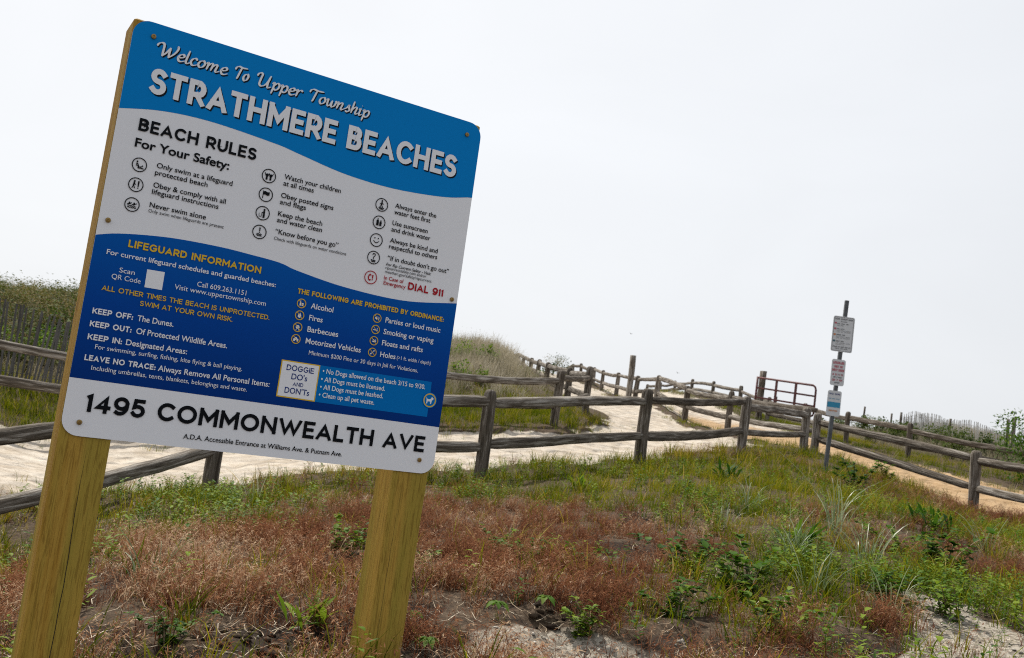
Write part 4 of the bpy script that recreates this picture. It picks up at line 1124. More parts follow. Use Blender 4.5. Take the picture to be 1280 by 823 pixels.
for (bx_, by_, d_, tx_, ty_, lb) in ((1079, 526, 41.8, 1081.5, 508.5, "thin dark stake, leftmost of the stakes along the bleached sand fence"), (1124.5, 534, 38.8, 1126, 515.5, "thin dark stake right of the small sign pole, in the green bushes"),
                                      (1185.5, 548, 35.3, 1187, 523.5, "thin dark stake at the left end of the tall bleached slats"), (1257, 556, 32.3, 1259.5, 524, "thick grey stake in the bleached slats, left of a darker stake"),
                                      (1265, 556, 31.7, 1269, 522, "thick dark stake beside the green shrub at the right edge"), (1113, 530, 43, 1114, 517, "short stub stake between two thin stakes on the far dune"), (969, 508, 47, 970.5, 496, "thin stake seen through the red gate")):
    b = at(bx_, by_, d_); b[2] = float(H(b[0], b[1])[0]); t = at(tx_, ty_, d_)
    me = log_mesh((0, 0, -.3), (.02, 0, t[2] - b[2]), .06 if bx_ > 1250 else .045, .05 if bx_ > 1250 else .04, 1, int(bx_), ns=8, nseg=5)
    me.name = "stake"; o = link_mesh("stake", me, M["log"]); o.location = tuple(b); tag(o, lb, "stake", "stakes along the dune")

# ------------------------------------------------------------------ small signs on a steel pole
M["steel"] = plain("dull_steel", (.10, .105, .11), .55, .5, .3, 12)
M["signgrey"] = plain("small_sign_white", (.60, .61, .62), .45)
M["pink"] = plain("faded_red_print", (.45, .09, .12), .5)
M["greyprint"] = plain("faded_grey_print", (.13, .13, .135), .5)
M["aqua"] = plain("small_sign_blue", (.02, .25, .42), .5)
M["orange"] = plain("faded_orange_print", (.55, .2, .06), .5)
M["teal"] = plain("faded_teal_print", (.01, .08, .10), .5)
M["navyprint"] = plain("faded_navy_print", (.05, .07, .2), .5)
PD = 15.6
pb = at(1031.3, 584, PD); pt = at(1060, 376, PD)
pb[2] = float(H(pb[0], pb[1])[0])
hp = pt[2] - pb[2]
pole = empty("sign_pole", pb); tag(pole, "thin leaning-looking steel pole carrying three small notice signs", "sign pole")
lean = np.array([pt[0] - pb[0], 0, 0]) * .9
mb = MB(); top = np.array([lean[0], 0, hp])
ax3 = np.array([0, 0, 1.0])
for s_, wd, dp in ((0, .058, .012), (-1, .012, .036), (1, .012, .036)):
    vs = []
    for e in (np.array([0, 0, -.4]), top):
        cx = s_ * .023
        for dx, dy in ((-wd/2, -dp/2), (wd/2, -dp/2), (wd/2, dp/2), (-wd/2, dp/2)):
            vs.append(e + np.array([cx + dx, dy + (.0241 if s_ else 0), 0]))
    mb.add(vs, [(0,3,2,1),(4,5,6,7),(0,1,5,4),(1,2,6,5),(2,3,7,6),(3,0,4,7)])
mb.build("pole", M["steel"], pole)
def notice(c0, c1, wpx, label):
    """small rounded plate; c0/c1 mid top and mid bottom in the photo"""
    a = at(c0[0], c0[1], PD - .05); b = at(c1[0], c1[1], PD - .05)
    h = a[2] - b[2]; w = wpx / FPX * PD * 1.06
    mb = MB(); ol = rounded(w, h, .03, 5); n = len(ol)
    mb.add([(x - w/2, y, 0) for x, y in ol] + [(x - w/2, y, -.003) for x, y in ol], [tuple(range(n)), tuple(range(2*n-1, n-1, -1))] + [(i, i+n, (i+1) % n + n, (i+1) % n) for i in range(n)])
    o = mb.build("notice_plate", [M["signgrey"]], pole)
    yaw = math.radians(14)
    mloc = b - pb
    t = mloc[2] / hp
    xl = lean[0] * t
    o.matrix_basis = mathutils.Matrix.Translation((xl, -.0235, float(mloc[2]))) @ mathutils.Matrix.Rotation(yaw * 0, 4, 'Z') @ mathutils.Matrix.Rotation(math.radians(90), 4, 'X') @ mathutils.Matrix.Shear('XZ', 4, (0, 0)) 
    o["label"] = label
    return o, w, h
def lett(o, rows, mat, nm="lettering"):
    """rows given as word lengths are too small to be read in the photograph: letter-like marks of the same length"""
    mb = MB(); R = np.random.default_rng(len(rows) * 7 + len(nm))
    for t, x0, y, x1, cap, wt in rows:
        if isinstance(t, str):
            m1 = MB(); put_text(m1, t, x0, y, x1, cap, wt, .002); m1.build(nm, mat, o); continue
        t = " ".join("n" * k for k in t); cw = (x1 - x0) / len(t); th = cap * {'S': .24, 'M': .18, 'L': .14}[wt]
        for i, c in enumerate(t):
            if c == ' ': continue
            a = x0 + i * cw + cw * .1; b = a + cw * .72
            for q in ([(a, y), (a + th, y), (a + th, y + cap), (a, y + cap)], [(a + th, y + cap * .4), (b, y + cap * .4), (b, y + cap * .4 + th), (a + th, y + cap * .4 + th)] if R.random() < .6 else [(a + th, y), (b, y), (b, y + th), (a + th, y + th)],
                      [(b - th, y + cap * .5), (b, y + cap * .5), (b, y + cap), (b - th, y + cap)] if R.random() < .5 else [(a + th, y + cap - th), (b, y + cap - th), (b, y + cap), (a + th, y + cap)]):
                mb.add([(px, py, .002) for px, py in q], [(0, 1, 2, 3)])
    if mb.v: mb.build("small_print", mat, o)
def outline(o, w, h, mat, ins=.012, th=.006):
    mb = MB(); a = rounded(w - 2*ins, h - 2*ins, .024, 5); b = rounded(w - 2*ins - 2*th, h - 2*ins - 2*th, .02, 5); n = len(a)
    mb.add([(x - w/2 + ins, y + ins, .0012) for x, y in a] + [(x - w/2 + ins + th, y + ins + th, .0012) for x, y in b], [(i, (i+1) % n, (i+1) % n + n, i + n) for i in range(n)])
    mb.build("printed_border", mat, o)
o, w, h = notice((1057.2, 396), (1052.2, 440), 25.5, "grey-white notice with four flag colours")
outline(o, w, h, M["greyprint"])
X = lambda f: -w/2 + f * w
lett(o, [((5, 7, 5,), X(.08), h*.895, X(.92), h*.045, 'S'), ((3, 6,), X(.35), h*.835, X(.65), h*.03, 'M'),
         ((3, 4, 3,), X(.2), h*.765, X(.74), h*.035, 'S'), ((5, 6,), X(.2), h*.72, X(.5), h*.026, 'L'), ((3, 4,), X(.2), h*.62, X(.55), h*.035, 'S'), ((4, 7, 6,), X(.2), h*.58, X(.86), h*.026, 'L'), ((4, 3, 8,), X(.2), h*.54, X(.86), h*.026, 'L'),
         ((6, 4,), X(.2), h*.455, X(.62), h*.035, 'S'), ((6, 7, 8,), X(.2), h*.41, X(.86), h*.026, 'L'), ((4, 3, 8,), X(.2), h*.37, X(.84), h*.026, 'L'), ((5, 4,), X(.2), h*.275, X(.58), h*.035, 'S'), ((3, 7, 4,), X(.2), h*.23, X(.88), h*.026, 'L'), ((10,), X(.2), h*.19, X(.6), h*.026, 'L'),
         ((7, 2, 5, 4, 3,), X(.08), h*.115, X(.92), h*.036, 'S'), ((6, 4, 6,), X(.2), h*.07, X(.8), h*.03, 'M')], M["greyprint"])
for f, mt in ((.80, "pink"), (.64, "pink"), (.475, "orange"), (.295, "teal")):
    flat("flag_mark", [[(X(.07), h*f - .014), (X(.17), h*f - .014), (X(.17), h*f + .014), (X(.07), h*f + .014)]], M[mt], .002, o)
o, w, h = notice((1049.6, 449.5), (1045.4, 482), 16.5, "white notice with red lettering")
lett(o, [("LIFEGUARD", X(.1), h*.82, X(.9), h*.1, 'S'), ("ONLY ON", X(.2), h*.68, X(.8), h*.09, 'S'), ("DUTY FROM", X(.08), h*.54, X(.92), h*.1, 'S'), ((2, 2, 1, 1, 2,), X(.12), h*.38, X(.88), h*.075, 'S'), ((3, 1, 3,), X(.12), h*.17, X(.88), h*.08, 'S')], M["pink"], "red_lettering")
lett(o, [((3, 1, 4,), X(.2), h*.29, X(.8), h*.05, 'S'), ((4,), X(.3), h*.08, X(.7), h*.05, 'S')], M["black"], "black_lettering")
o, w, h = notice((1044.2, 488.5), (1040.2, 520), 16.5, "white notice with a blue band")
lett(o, [((5, 6,), X(.1), h*.84, X(.9), h*.06, 'S')], M["navyprint"], "heading_lettering")
lett(o, [((4, 4, 6,), X(.1), h*.66, X(.9), h*.04, 'M')], M["aqua"], "blue_lettering")
flat("blue_band", [[(X(.04), h*.34), (X(.96), h*.34), (X(.96), h*.55), (X(.04), h*.55)]], M["aqua"], .001, o)
lett(o, [((7,), X(.18), h*.17, X(.82), h*.07, 'S')], M["orange"], "red_lettering")
# ------------------------------------------------------------------ plants
def veg_mat(name, stops, tip=None, trans=.35, rough=.55, spec=.25, tipmix=.5):
    """thin leaves: colour varies from plant to plant and towards the tips; they let some light through"""
    m, n, l, b = new_mat(name)
    a = n.new("ShaderNodeAttribute"); a.attribute_name = "tint"
    r_ = ramp(n, stops); l.new(a.outputs["Fac"], r_.inputs[0])
    c = r_.outputs[0]
    if tip:
        t = n.new("ShaderNodeAttribute"); t.attribute_name = "along"
        mx = n.new("ShaderNodeMixRGB"); pw = n.new("ShaderNodeMath"); pw.operation = 'POWER'; l.new(t.outputs["Fac"], pw.inputs[0]); pw.inputs[1].default_value = 2
        ml = n.new("ShaderNodeMath"); ml.operation = 'MULTIPLY'; l.new(pw.outputs[0], ml.inputs[0]); ml.inputs[1].default_value = tipmix
        l.new(ml.outputs[0], mx.inputs[0]); l.new(c, mx.inputs[1]); mx.inputs[2].default_value = (*tip, 1); c = mx.outputs[0]
    l.new(c, b.inputs["Base Color"]); b.inputs["Roughness"].default_value = rough; b.inputs["Specular IOR Level"].default_value = spec
    tr = n.new("ShaderNodeBsdfTranslucent"); l.new(c, tr.inputs[0])
    ms = n.new("ShaderNodeMixShader"); ms.inputs[0].default_value = trans
    l.new(b.outputs[0], ms.inputs[1]); l.new(tr.outputs[0], ms.inputs[2]); l.new(ms.outputs[0], n["Material Output"].inputs[0])
    return m

M["drygrass"] = veg_mat("dry_red_grass", [(0, (.045, .012, .005)), (.3, (.110, .031, .014)), (.55, (.195, .073, .034)), (.78, (.30, .15, .075)), (1, (.60, .46, .31))], (.35, .18, .105), .35, .8, .0, .4)
M["greengrass"] = veg_mat("green_grass", [(0, (.022, .055, .001)), (.35, (.080, .125, .001)), (.65, (.21, .205, .004)), (.85, (.36, .25, .03)), (1, (.38, .30, .13))], (.34, .27, .03), .45, .7, .03, .35)
M["beachgrass"] = veg_mat("beach_grass", [(0, (.06, .11, .035)), (.5, (.13, .19, .075)), (.8, (.26, .31, .17)), (1, (.46, .47, .33))], (.42, .44, .28), .3, .38, .5, .45)
M["tangrass"] = veg_mat("tan_dune_grass", [(0, (.10, .115, .04)), (.3, (.20, .18, .10)), (.6, (.31, .27, .18)), (1, (.44, .39, .29))], (.42, .36, .26), .3, .6, .2, .4)
M["leaf"] = veg_mat("weed_leaf", [(0, (.018, .055, .006)), (.5, (.060, .135, .010)), (1, (.19, .26, .018))], None, .4, .6, .14)
M["darkleaf"] = veg_mat("bush_leaf", [(0, (.025, .048, .014)), (.5, (.055, .09, .022)), (1, (.12, .15, .03))], None, .35, .65, .06)
M["brushleaf"] = veg_mat("dune_brush_leaf", [(0, (.03, .055, .008)), (.3, (.07, .095, .014)), (.6, (.15, .13, .035)), (1, (.28, .21, .10))], None, .35, .7, .1)
M["stem"] = veg_mat("stem", [(0, (.10, .07, .04)), (1, (.22, .17, .11))], None, .0, .8, .2)
M["straw"] = veg_mat("straw", [(0, (.18, .13, .09)), (.5, (.36, .28, .19)), (1, (.56, .49, .38))], None, .1, .7, .2)

class T:
    """a small template of triangles with an along-the-blade value and a per-blade tint offset"""
    def __init__(s): s.v, s.f, s.a, s.t = [], [], [], []
    def strip(s, pts, ws, side, tint=0.0, a0=0.0, a1=1.0):
        b = len(s.v); n = len(pts)
        for i, p in enumerate(pts):
            al = a0 + (a1 - a0) * i / (n - 1)
            if i == n - 1:
                s.v.append(p); s.a.append(al); s.t.append(tint)
            else:
                s.v += [p - side * ws[i], p + side * ws[i]]; s.a += [al, al]; s.t += [tint, tint]
        for i in range(n - 2):
            k = b + 2 * i; s.f += [(k, k+1, k+3), (k, k+3, k+2)]
        k = b + 2 * (n - 2); s.f.append((k, k+1, k+2))
    def arr(s): return np.array(s.v, float), np.array(s.f, np.int64), np.array(s.a, float), np.array(s.t, float)

def blade(t, R, base, h, w, bend, az, n=4, tint=0.0, droop=0.0):
    d = np.array([math.cos(az), math.sin(az), 0]); side = np.array([-d[1], d[0], 0])
    tw = R.uniform(-.8, .8); side = side * math.cos(tw) + d * math.sin(tw)
    pts, ws = [], []
    for i in range(n):
        u = i / (n - 1)
        pts.append(base + d * h * bend * u ** 1.8 + np.array([0, 0, h * (u - droop * u ** 3)]))
        ws.append(w * (1 - .75 * u ** 1.5))
    t.strip(pts, ws, side, tint)
    return pts

def leafblade(t, R, p, d, L, w, tint, droop=.3, fold=.25):
    """a broad leaf folded along its midrib"""
    d = d / np.linalg.norm(d); up = np.array([0, 0, 1.0]); s = np.cross(d, up)
    if np.linalg.norm(s) < .1: s = np.array([1.0, 0, 0])
    s /= np.linalg.norm(s); nrm = np.cross(s, d)
    b = len(t.v)
    mid, lf, rt = [], [], []
    for u, k in ((0, .12), (.3, .85), (.6, .9), (1, 0)):
        c = p + d * L * u - up * droop * L * u * u
        mid.append(c); lf.append(c + s * w * k + nrm * fold * w * k); rt.append(c - s * w * k + nrm * fold * w * k)
    vs = [mid[0], lf[1], mid[1], rt[1], lf[2], mid[2], rt[2], mid[3]]
    t.v += vs; t.a += [0, .3, .3, .3, .6, .6, .6, 1]; t.t += [tint] * 8
    for f in ((0, 2, 1), (0, 3, 2), (1, 2, 5), (1, 5, 4), (2, 3, 6), (2, 6, 5), (4, 5, 7), (5, 6, 7)): t.f.append(tuple(b + i for i in f))

def cheat(seed):
    R = np.random.default_rng(seed); t = T()
    for k in range(R.integers(4, 7)):
        az = R.uniform(0, 6.28); b = np.array([R.normal(0, .018), R.normal(0, .018), -.01]); h = R.uniform(.05, .14)
        tn = R.normal(0, .12)
        pts = blade(t, R, b, h, .0011, R.uniform(.15, .7), az, 4, tn, R.uniform(.0, .25))
        tip, pre = pts[-1], pts[-2]
        for j in range(R.integers(4, 8)):
            q = pre + (tip - pre) * R.uniform(0, 1.1)
            a2 = az + R.normal(0, .9); L = R.uniform(.010, .028)
            e = q + np.array([math.cos(a2) * L * .8, math.sin(a2) * L * .8, L * R.uniform(-.7, .5)])
            m_ = (q + e) / 2; s = np.array([-math.sin(a2), math.cos(a2), .3]) * R.uniform(.0008, .0018)
            b0 = len(t.v); t.v += [q, m_ + s, e, m_ - s]; t.a += [.5, .8, 1, .8]; t.t += [tn + .1] * 4
            t.f += [(b0, b0+1, b0+2), (b0, b0+2, b0+3)]
    for k in range(4):
        blade(t, R, np.array([R.normal(0, .02), R.normal(0, .02), -.01]), R.uniform(.03, .10), .0013, R.uniform(.2, 1.2), R.uniform(0, 6.28), 3, R.normal(.1, .15), .2)
    return t.arr()

def grass(seed, n, h0, h1, w, spread, bend=(.1, .9), dr=(0, .3), tv=.12, segs=4):
    R = np.random.default_rng(seed); t = T()
    for k in range(n):
        a = R.uniform(0, 6.28); r = spread * math.sqrt(R.random())
        blade(t, R, np.array([r * math.cos(a), r * math.sin(a), -.015]), R.uniform(h0, h1), w * R.uniform(.6, 1.2), R.uniform(*bend), a + R.normal(0, .8), segs, R.normal(0, tv), R.uniform(*dr))
    return t.arr()

def weedlet(seed, n=9, h=.10, L=.03, w=.009):
    R = np.random.default_rng(seed); t = T()
    lean = R.normal(0, .2, 2)
    for k in range(n):
        u = (k + .5) / n; p = np.array([lean[0] * u * h, lean[1] * u * h, u * h]); a = k * 2.4 + R.normal(0, .3)
        leafblade(t, R, p, np.array([math.cos(a), math.sin(a), R.uniform(.1, .7)]), L * R.uniform(.7, 1.3), w * R.uniform(.7, 1.3), R.normal(.1, .15), R.uniform(0, .5))
    blade(t, R, np.array([0, 0, -.01]), h, .0018, .1, 0, 3, -.2)
    return t.arr()

def twigs(seed, n=7, h=.5, leaves=26, L=.035, w=.011, spread=.2):
    R = np.random.default_rng(seed); t = T()
    for k in range(n):
        a = R.uniform(0, 6.28); pts = blade(t, R, np.array([R.normal(0, .06), R.normal(0, .06), -.05]), h * R.uniform(.6, 1.1), .004, R.uniform(.1, .7), a, 4, .9, R.uniform(0, .2))
        for j in range(leaves // n + 1):
            i = R.integers(1, 4); q = pts[i - 1] + (pts[i] - pts[i - 1]) * R.random() + R.normal(0, spread * .25, 3)
            a2 = R.uniform(0, 6.28)
            leafblade(t, R, q, np.array([math.cos(a2), math.sin(a2), R.uniform(-.3, .8)]), L * R.uniform(.6, 1.4), w * R.uniform(.6, 1.4), R.normal(.0, .2), R.uniform(0, .4))
    return t.arr()

def stalks(seed, n, h0, h1, w, spread):
    return grass(seed, n, h0, h1, w, spread, (.05, .55), (0, .15), .15, 4)

def scatter(name, temps, x, y, scale, tint, mat, zoff=0.0, kind="stuff", tilt=.15, seed=1):
    R = np.random.default_rng(seed)
    N = len(x); z = H(x, y) + zoff
    ch = R.integers(0, len(temps), N); yaw = R.uniform(0, 2 * PI, N)
    tx, ty = R.normal(0, tilt, N), R.normal(0, tilt, N)
    VV, FF, AA, TT = [], [], [], []; off = 0
    for k, (v, f, a, t) in enumerate(temps):
        ids = np.nonzero(ch == k)[0]
        if not len(ids): continue
        c, s = np.cos(yaw[ids])[:, None], np.sin(yaw[ids])[:, None]; sc = scale[ids][:, None]
        px = (v[None, :, 0] * c - v[None, :, 1] * s) * sc; py = (v[None, :, 0] * s + v[None, :, 1] * c) * sc; pz = v[None, :, 2] * sc
        px = px + pz * tx[ids][:, None] + x[ids][:, None]; py = py + pz * ty[ids][:, None] + y[ids][:, None]; pz = pz + z[ids][:, None]
        n = len(ids); m = len(v)
        VV.append(np.stack([px, py, pz], 2).reshape(-1, 3))
        FF.append((f[None] + (np.arange(n) * m)[:, None, None] + off).reshape(-1, 3)); off += n * m
        AA.append(np.tile(a, n)); TT.append((t[None] + tint[ids][:, None]).ravel())
    V = np.concatenate(VV); F = np.concatenate(FF); A_ = np.concatenate(AA); T_ = np.clip(np.concatenate(TT), 0, 1)
    o = raw_mesh(name, V, F, A_, T_, mat)
    if kind: o["kind"] = kind
    return o

def raw_mesh(name, V, F, A_, T_, mat, parent=None):
    me = bpy.data.meshes.new(name)
    me.vertices.add(len(V)); me.vertices.foreach_set("co", V.astype(np.float32).ravel())
    me.loops.add(len(F) * 3); me.polygons.add(len(F))
    me.loops.foreach_set("vertex_index", F.astype(np.int32).ravel())
    me.polygons.foreach_set("loop_start", np.arange(0, len(F) * 3, 3, dtype=np.int32))
    me.update(calc_edges=True)
    for nm, ar in (("tint", T_), ("along", A_)):
        q = me.attributes.new(nm, 'FLOAT', 'POINT'); q.data.foreach_set("value", ar.astype(np.float32))
    return link_mesh(name, me, mat, parent)

def polar(n, r0, r1, a0, a1, p=1.0, seed=0):
    """points in a sector, denser near: radius ~ r^-p per area"""
    R = np.random.default_rng(seed); u = R.random(n)
    e = 2 - p
    r = (r0 ** e + (r1 ** e - r0 ** e) * u) ** (1 / e) if abs(e) > 1e-6 else r0 * (r1 / r0) ** u
    a = np.radians(R.uniform(a0, a1, n))
    return r * np.sin(a), r * np.cos(a), R

def gauss(x, y, blobs):
    t = np.zeros(len(x))
    for p, r, w in blobs: t = t + w * np.exp(-((x - p[0]) ** 2 + (y - p[1]) ** 2) / (r * r))
    return t
def open_ground(x, y):
    ms, mt, mg = masks(x, y); b = np.clip(bare(x, y) * 2.0, 0, 1) * (np.hypot(x, y) < 9)
    return 1 - np.maximum(np.maximum(ms, mt), np.maximum(mg * .93, b * .93))

bx_line = [np.array(p) for p in B_XY]
def left_dune(x, y):
    d, s = seg_dist(x, y, bx_line + B2_XY)
    return (s > 0), d
GREEN_BLOBS = [(g0(1000,640), 2.3, .9), (g0(700,615), 1.3, .75), (g0(860,600), 1.8, .9), (g0(1050,720), 1.1, .8), (g0(940,720), .8, .8), (g0(960,760), .7, .75), (g0(1000,600), 2.5, .8), (g0(1240,740), .9, .8), (g0(1190,690), .9, .4), (g0(1100,600), 2.0, .6),
               (g0(350,630), 1.0, .55), (g0(250,660), .5, .3), (g0(60,670), .8, .5), (g0(820,770), .45, .7), (g0(1230,660), 2.2, .5), (g0(200,790), .22, .7), (g0(420,740), .2, .5)]
BROWN_BLOBS = [(g0(1090,650), .9, .9), (g0(1180,700), .7, .8), (g0(1010,770), .35, .8), (g0(960,600), 1.2, .5), (g0(1130,790), .3, .8), (g0(1265,720), .8, .7), (g0(740,690), 1.2, .9), (g0(640,650), 1.2, .85), (g0(600,720), .9, .8), (g0(860,690), .7, .6), (g0(330,690), .9, .5), (g0(1210,640), 1.4, .5), (g0(1160,640), 1.0, 1.0), (g0(1230,640), 1.2, .7), (g0(1250,700), .8, .5), (g0(850,800), .4, .5), (g0(180,740), .6, .4)]
def greenness(x, y):
    sd_, _ = left_dune(x, y)
    g = .38 + gauss(x, y, GREEN_BLOBS) - gauss(x, y, BROWN_BLOBS) + (fbm(x * 1.1, y * 1.1, 21) - .5) * 1.2 + (fbm(x * 4.5, y * 4.5, 23, 3) - .5) * .8
    # the strip along the log fence is greener
    d, _a = seg_dist(x, y, A_XY[1:]); g = g + .45 * np.exp(-(d / 1.1) ** 2)
    g = g + 1.2 * sd_ + .8 * (_ < 1.6)
    return np.clip(g, 0, 1)

# fore ground: dry red grass and green grass woven together
x, y, R = polar(115000, 2.3, 18, -47, 47, .92, 100)
og, gr = open_ground(x, y), greenness(x, y)
keep = R.random(len(x)) < og * (1 - gr) * (.55 + .45 * sstep(3.6, 4.8, np.hypot(x, y))) * (.03 + .97 * sstep(.40, .56, fbm(x * 5.5, y * 5.5, 77, 3)))
x, y = x[keep], y[keep]; r = np.hypot(x, y)
tint = np.clip(.40 + (fbm(x * 1.6, y * 1.6, 41) - .5) * 1.2 + (fbm(x * 7, y * 7, 42, 2) - .5) * .5 + R.normal(0, .16, len(x)), 0, 1)
tint = np.clip(tint + .22 * np.exp(-((x - at(200,720,4.6)[0]) ** 2 + (y - 4.6) ** 2) / 1.2), 0, 1)
scatter("dry_grass", [cheat(i) for i in range(7)], x, y, R.uniform(.6, 1.2, len(x)) * (.5 + .8 * sstep(.38, .64, fbm(x * 5.5, y * 5.5, 77, 3))) * (1 + .3 * sstep(7, 15, r)), tint, M["drygrass"], seed=2)
x, y, R = polar(60000, 2.3, 22, -50, 50, .92, 101)
og, gr = open_ground(x, y), greenness(x, y)
keep = R.random(len(x)) < np.clip(og * (.09 + .95 * gr ** 1.3), 0, 1) * (.15 + .85 * sstep(.34, .56, fbm(x * 5, y * 5, 78, 3)))
x, y = x[keep], y[keep]; r = np.hypot(x, y)
tint = np.clip(.42 + (fbm(x * 1.4, y * 1.4, 43) - .5) * 1.0 + R.normal(0, .16, len(x)), 0, 1)
scatter("green_grass", [grass(20 + i, 9, .05, .17, .0022, .04) for i in range(6)], x, y, R.uniform(.6, 1.25, len(x)) * (.6 + .75 * sstep(.38, .64, fbm(x * 5, y * 5, 78, 3))) * (1 + .3 * sstep(8, 18, r)), tint, M["greengrass"], seed=3)
# straw lying about
x, y, R = polar(14000, 2.3, 11, -45, 45, 1.1, 102)
k = R.random(len(x)) < (1 - masks(x, y)[0]) * .8
x, y = x[k], y[k]
def strawt(seed):
    R = np.random.default_rng(seed); t = T(); L = R.uniform(.04, .16); c = R.normal(0, .3)
    pts = [np.array([L * (u - .5), c * L * u * (1 - u), .006 + .03 * u * R.random()]) for u in (0, .33, .66, 1)]
    t.strip(pts, [.0013] * 4, np.array([0, 1.0, 0])); return t.arr()
scatter("straw", [strawt(i) for i in range(8)], x, y, R.uniform(.5, 1.3, len(x)), R.uniform(.2, 1, len(x)), M["straw"], .008, seed=4, tilt=.2)
# small leafy ground cover
x, y, R = polar(30000, 2.4, 14, -46, 46, 1.0, 103)
og, gr = open_ground(x, y), greenness(x, y)
k = R.random(len(x)) < np.clip(og * (.05 + .8 * gr ** 1.5) * sstep(.47, .60, fbm(x * 2.0, y * 2.0, 88)), 0, 1)
x, y = x[k], y[k]
scatter("undergrowth", [weedlet(60 + i, 9 + i, .07 + .015 * i, .026 + .004 * i, .008) for i in range(5)], x, y, R.uniform(.6, 1.5, len(x)), R.uniform(.2, 1.0, len(x)), M["leaf"], seed=5)
# pebbles and broken shell
x, y, R = polar(16000, 2.3, 8.5, -42, 42, 1.2, 104)
ms, mt, mg = masks(x, y); k = R.random(len(x)) < np.clip(mg * .9 + .10 + .35 * bare(x, y), 0, 1)
x, y = x[k], y[k]
def pebble(seed):
    R = np.random.default_rng(seed); t = T()
    V = np.array([(0, 0, .6), (1, 0, 0), (.3, .9, 0), (-.8, .6, 0), (-.8, -.6, 0), (.3, -.9, 0), (0, 0, -.6)]) * R.uniform(.6, 1.2, (7, 3)) * .006
    t.v = list(V); t.a = [0] * 7; t.t = [0] * 7
    for i in range(5): t.f += [(0, 1 + i, 1 + (i + 1) % 5), (6, 1 + (i + 1) % 5, 1 + i)]
    return t.arr()
M["pebble"] = veg_mat("pebble", [(0, (.10, .085, .07)), (.5, (.28, .25, .21)), (.9, (.45, .42, .37)), (1, (.68, .66, .62))], None, 0, .8, .3)
scatter("gravel", [pebble(i) for i in range(5)], x, y, np.exp(R.normal(-.25, .55, len(x))), R.uniform(0, 1, len(x)), M["pebble"], .002, seed=6)

# clods of dug-over dark soil
M["clod"] = veg_mat("soil_clod", [(0, (.008, .005, .004)), (.6, (.035, .024, .017)), (1, (.09, .065, .045))], None, 0, .95, .1)
x, y, R = polar(9000, 2.4, 7, -30, 30, 1.0, 105)
k = R.random(len(x)) < np.clip(gauss(x, y, [(g0(345,795), .30, 1.2), (g0(690,765), .16, .5), (g0(790,690), .22, .4), (g0(1090,805), .2, .5)]) - .15, 0, 1)
x, y = x[k], y[k]
scatter("soil", [pebble(20 + i) for i in range(5)], x, y, np.exp(R.normal(.95, .5, len(x))), R.uniform(0, 1, len(x)), M["clod"], .004, seed=15, tilt=.4)

# dune vegetation further off
def beyond(x, y):
    ms, mt, _ = masks(x, y); return 1 - np.maximum(ms, mt)
x, y, R = polar(44000, 9, 46, -52, 6, 1.1, 110)
sd, d = left_dune(x, y); hmp = gauss(x, y, [(at(600,440,27), 4.2, 1.0)])
k = sd & (R.random(len(x)) < beyond(x, y) * np.where(d < 2.2, .8, .28 + .6 * np.clip(hmp * 1.5, 0, 1))) & (d > .05)
d2_, _q = seg_dist(x, y, B2_XY); k &= (d2_ > .9) | (R.random(len(x)) < .12)
x, y, d, hmp = x[k], y[k], d[k], hmp[k]
low = (d < 2.6) & (hmp < .45)
tint = np.clip(np.where(low, .32, .50) + hmp * .22 + (fbm(x * .8, y * .8, 45) - .5) * .8 + R.normal(0, .15, len(x)), 0, 1)
kk = ~low
scatter("dune_grass", [stalks(30 + i, 12, .22, .52, .0042, .10) for i in range(6)], x[kk], y[kk], R.uniform(.7, 1.25, kk.sum()) * (.85 + .5 * hmp[kk]), tint[kk], M["tangrass"], seed=7)
scatter("bank_grass", [grass(36 + i, 11, .08, .26, .0036, .08) for i in range(4)], x[low], y[low], R.uniform(.7, 1.2, low.sum()), np.clip(tint[low] + .05, 0, 1), M["greengrass"], seed=8)
# leafy brush over the left dune
x, y, R = polar(12000, 13, 40, -52, -3, .9, 111)
sd, d = left_dune(x, y); hmp = np.clip(gauss(x, y, [(at(605,450,27), 5.0, 1.5), (at(600,470,22.5), 2.6, 1.0)]), 0, 1)
k = sd & (d > 3.0) & (R.random(len(x)) < (1 - hmp) * .95 * sstep(.34, .5, fbm(x * .45, y * .45, 46) + .22 * sstep(19, 24, np.hypot(x, y)) + .06))
x, y = x[k], y[k]
scatter("dune_brush", [twigs(70 + i, 7, .55, 60, .06, .022, .3) for i in range(6)], x, y, R.uniform(.55, 1.15, len(x)) * (.55 + 1.1 * fbm(x * .55, y * .55, 91, 3)), np.clip(.26 + (fbm(x * .6, y * .6, 47) - .5) * 1.9 + R.normal(0, .1, len(x)), 0, 1), M["brushleaf"], seed=9)
# grey twiggy scrub on the hump
x, y, R = polar(5000, 20, 32, -10, 6, 1.0, 120)
sd, d = left_dune(x, y); k = sd & (d > 1.2) & (R.random(len(x)) < .9 * np.clip(gauss(x, y, [(at(605,450,27), 4.2, 1.3)]), 0, 1) * sstep(.35, .6, fbm(x * .9, y * .9, 92)))
x, y = x[k], y[k]
scatter("dune_brush", [twigs(90 + i, 14, .55, 40, .028, .007, .25) for i in range(5)], x, y, R.uniform(.6, 1.2, len(x)), np.clip(.45 + (fbm(x * .8, y * .8, 93) - .5) * 1.4 + R.normal(0, .12, len(x)), 0, 1), M["tangrass"], seed=14)
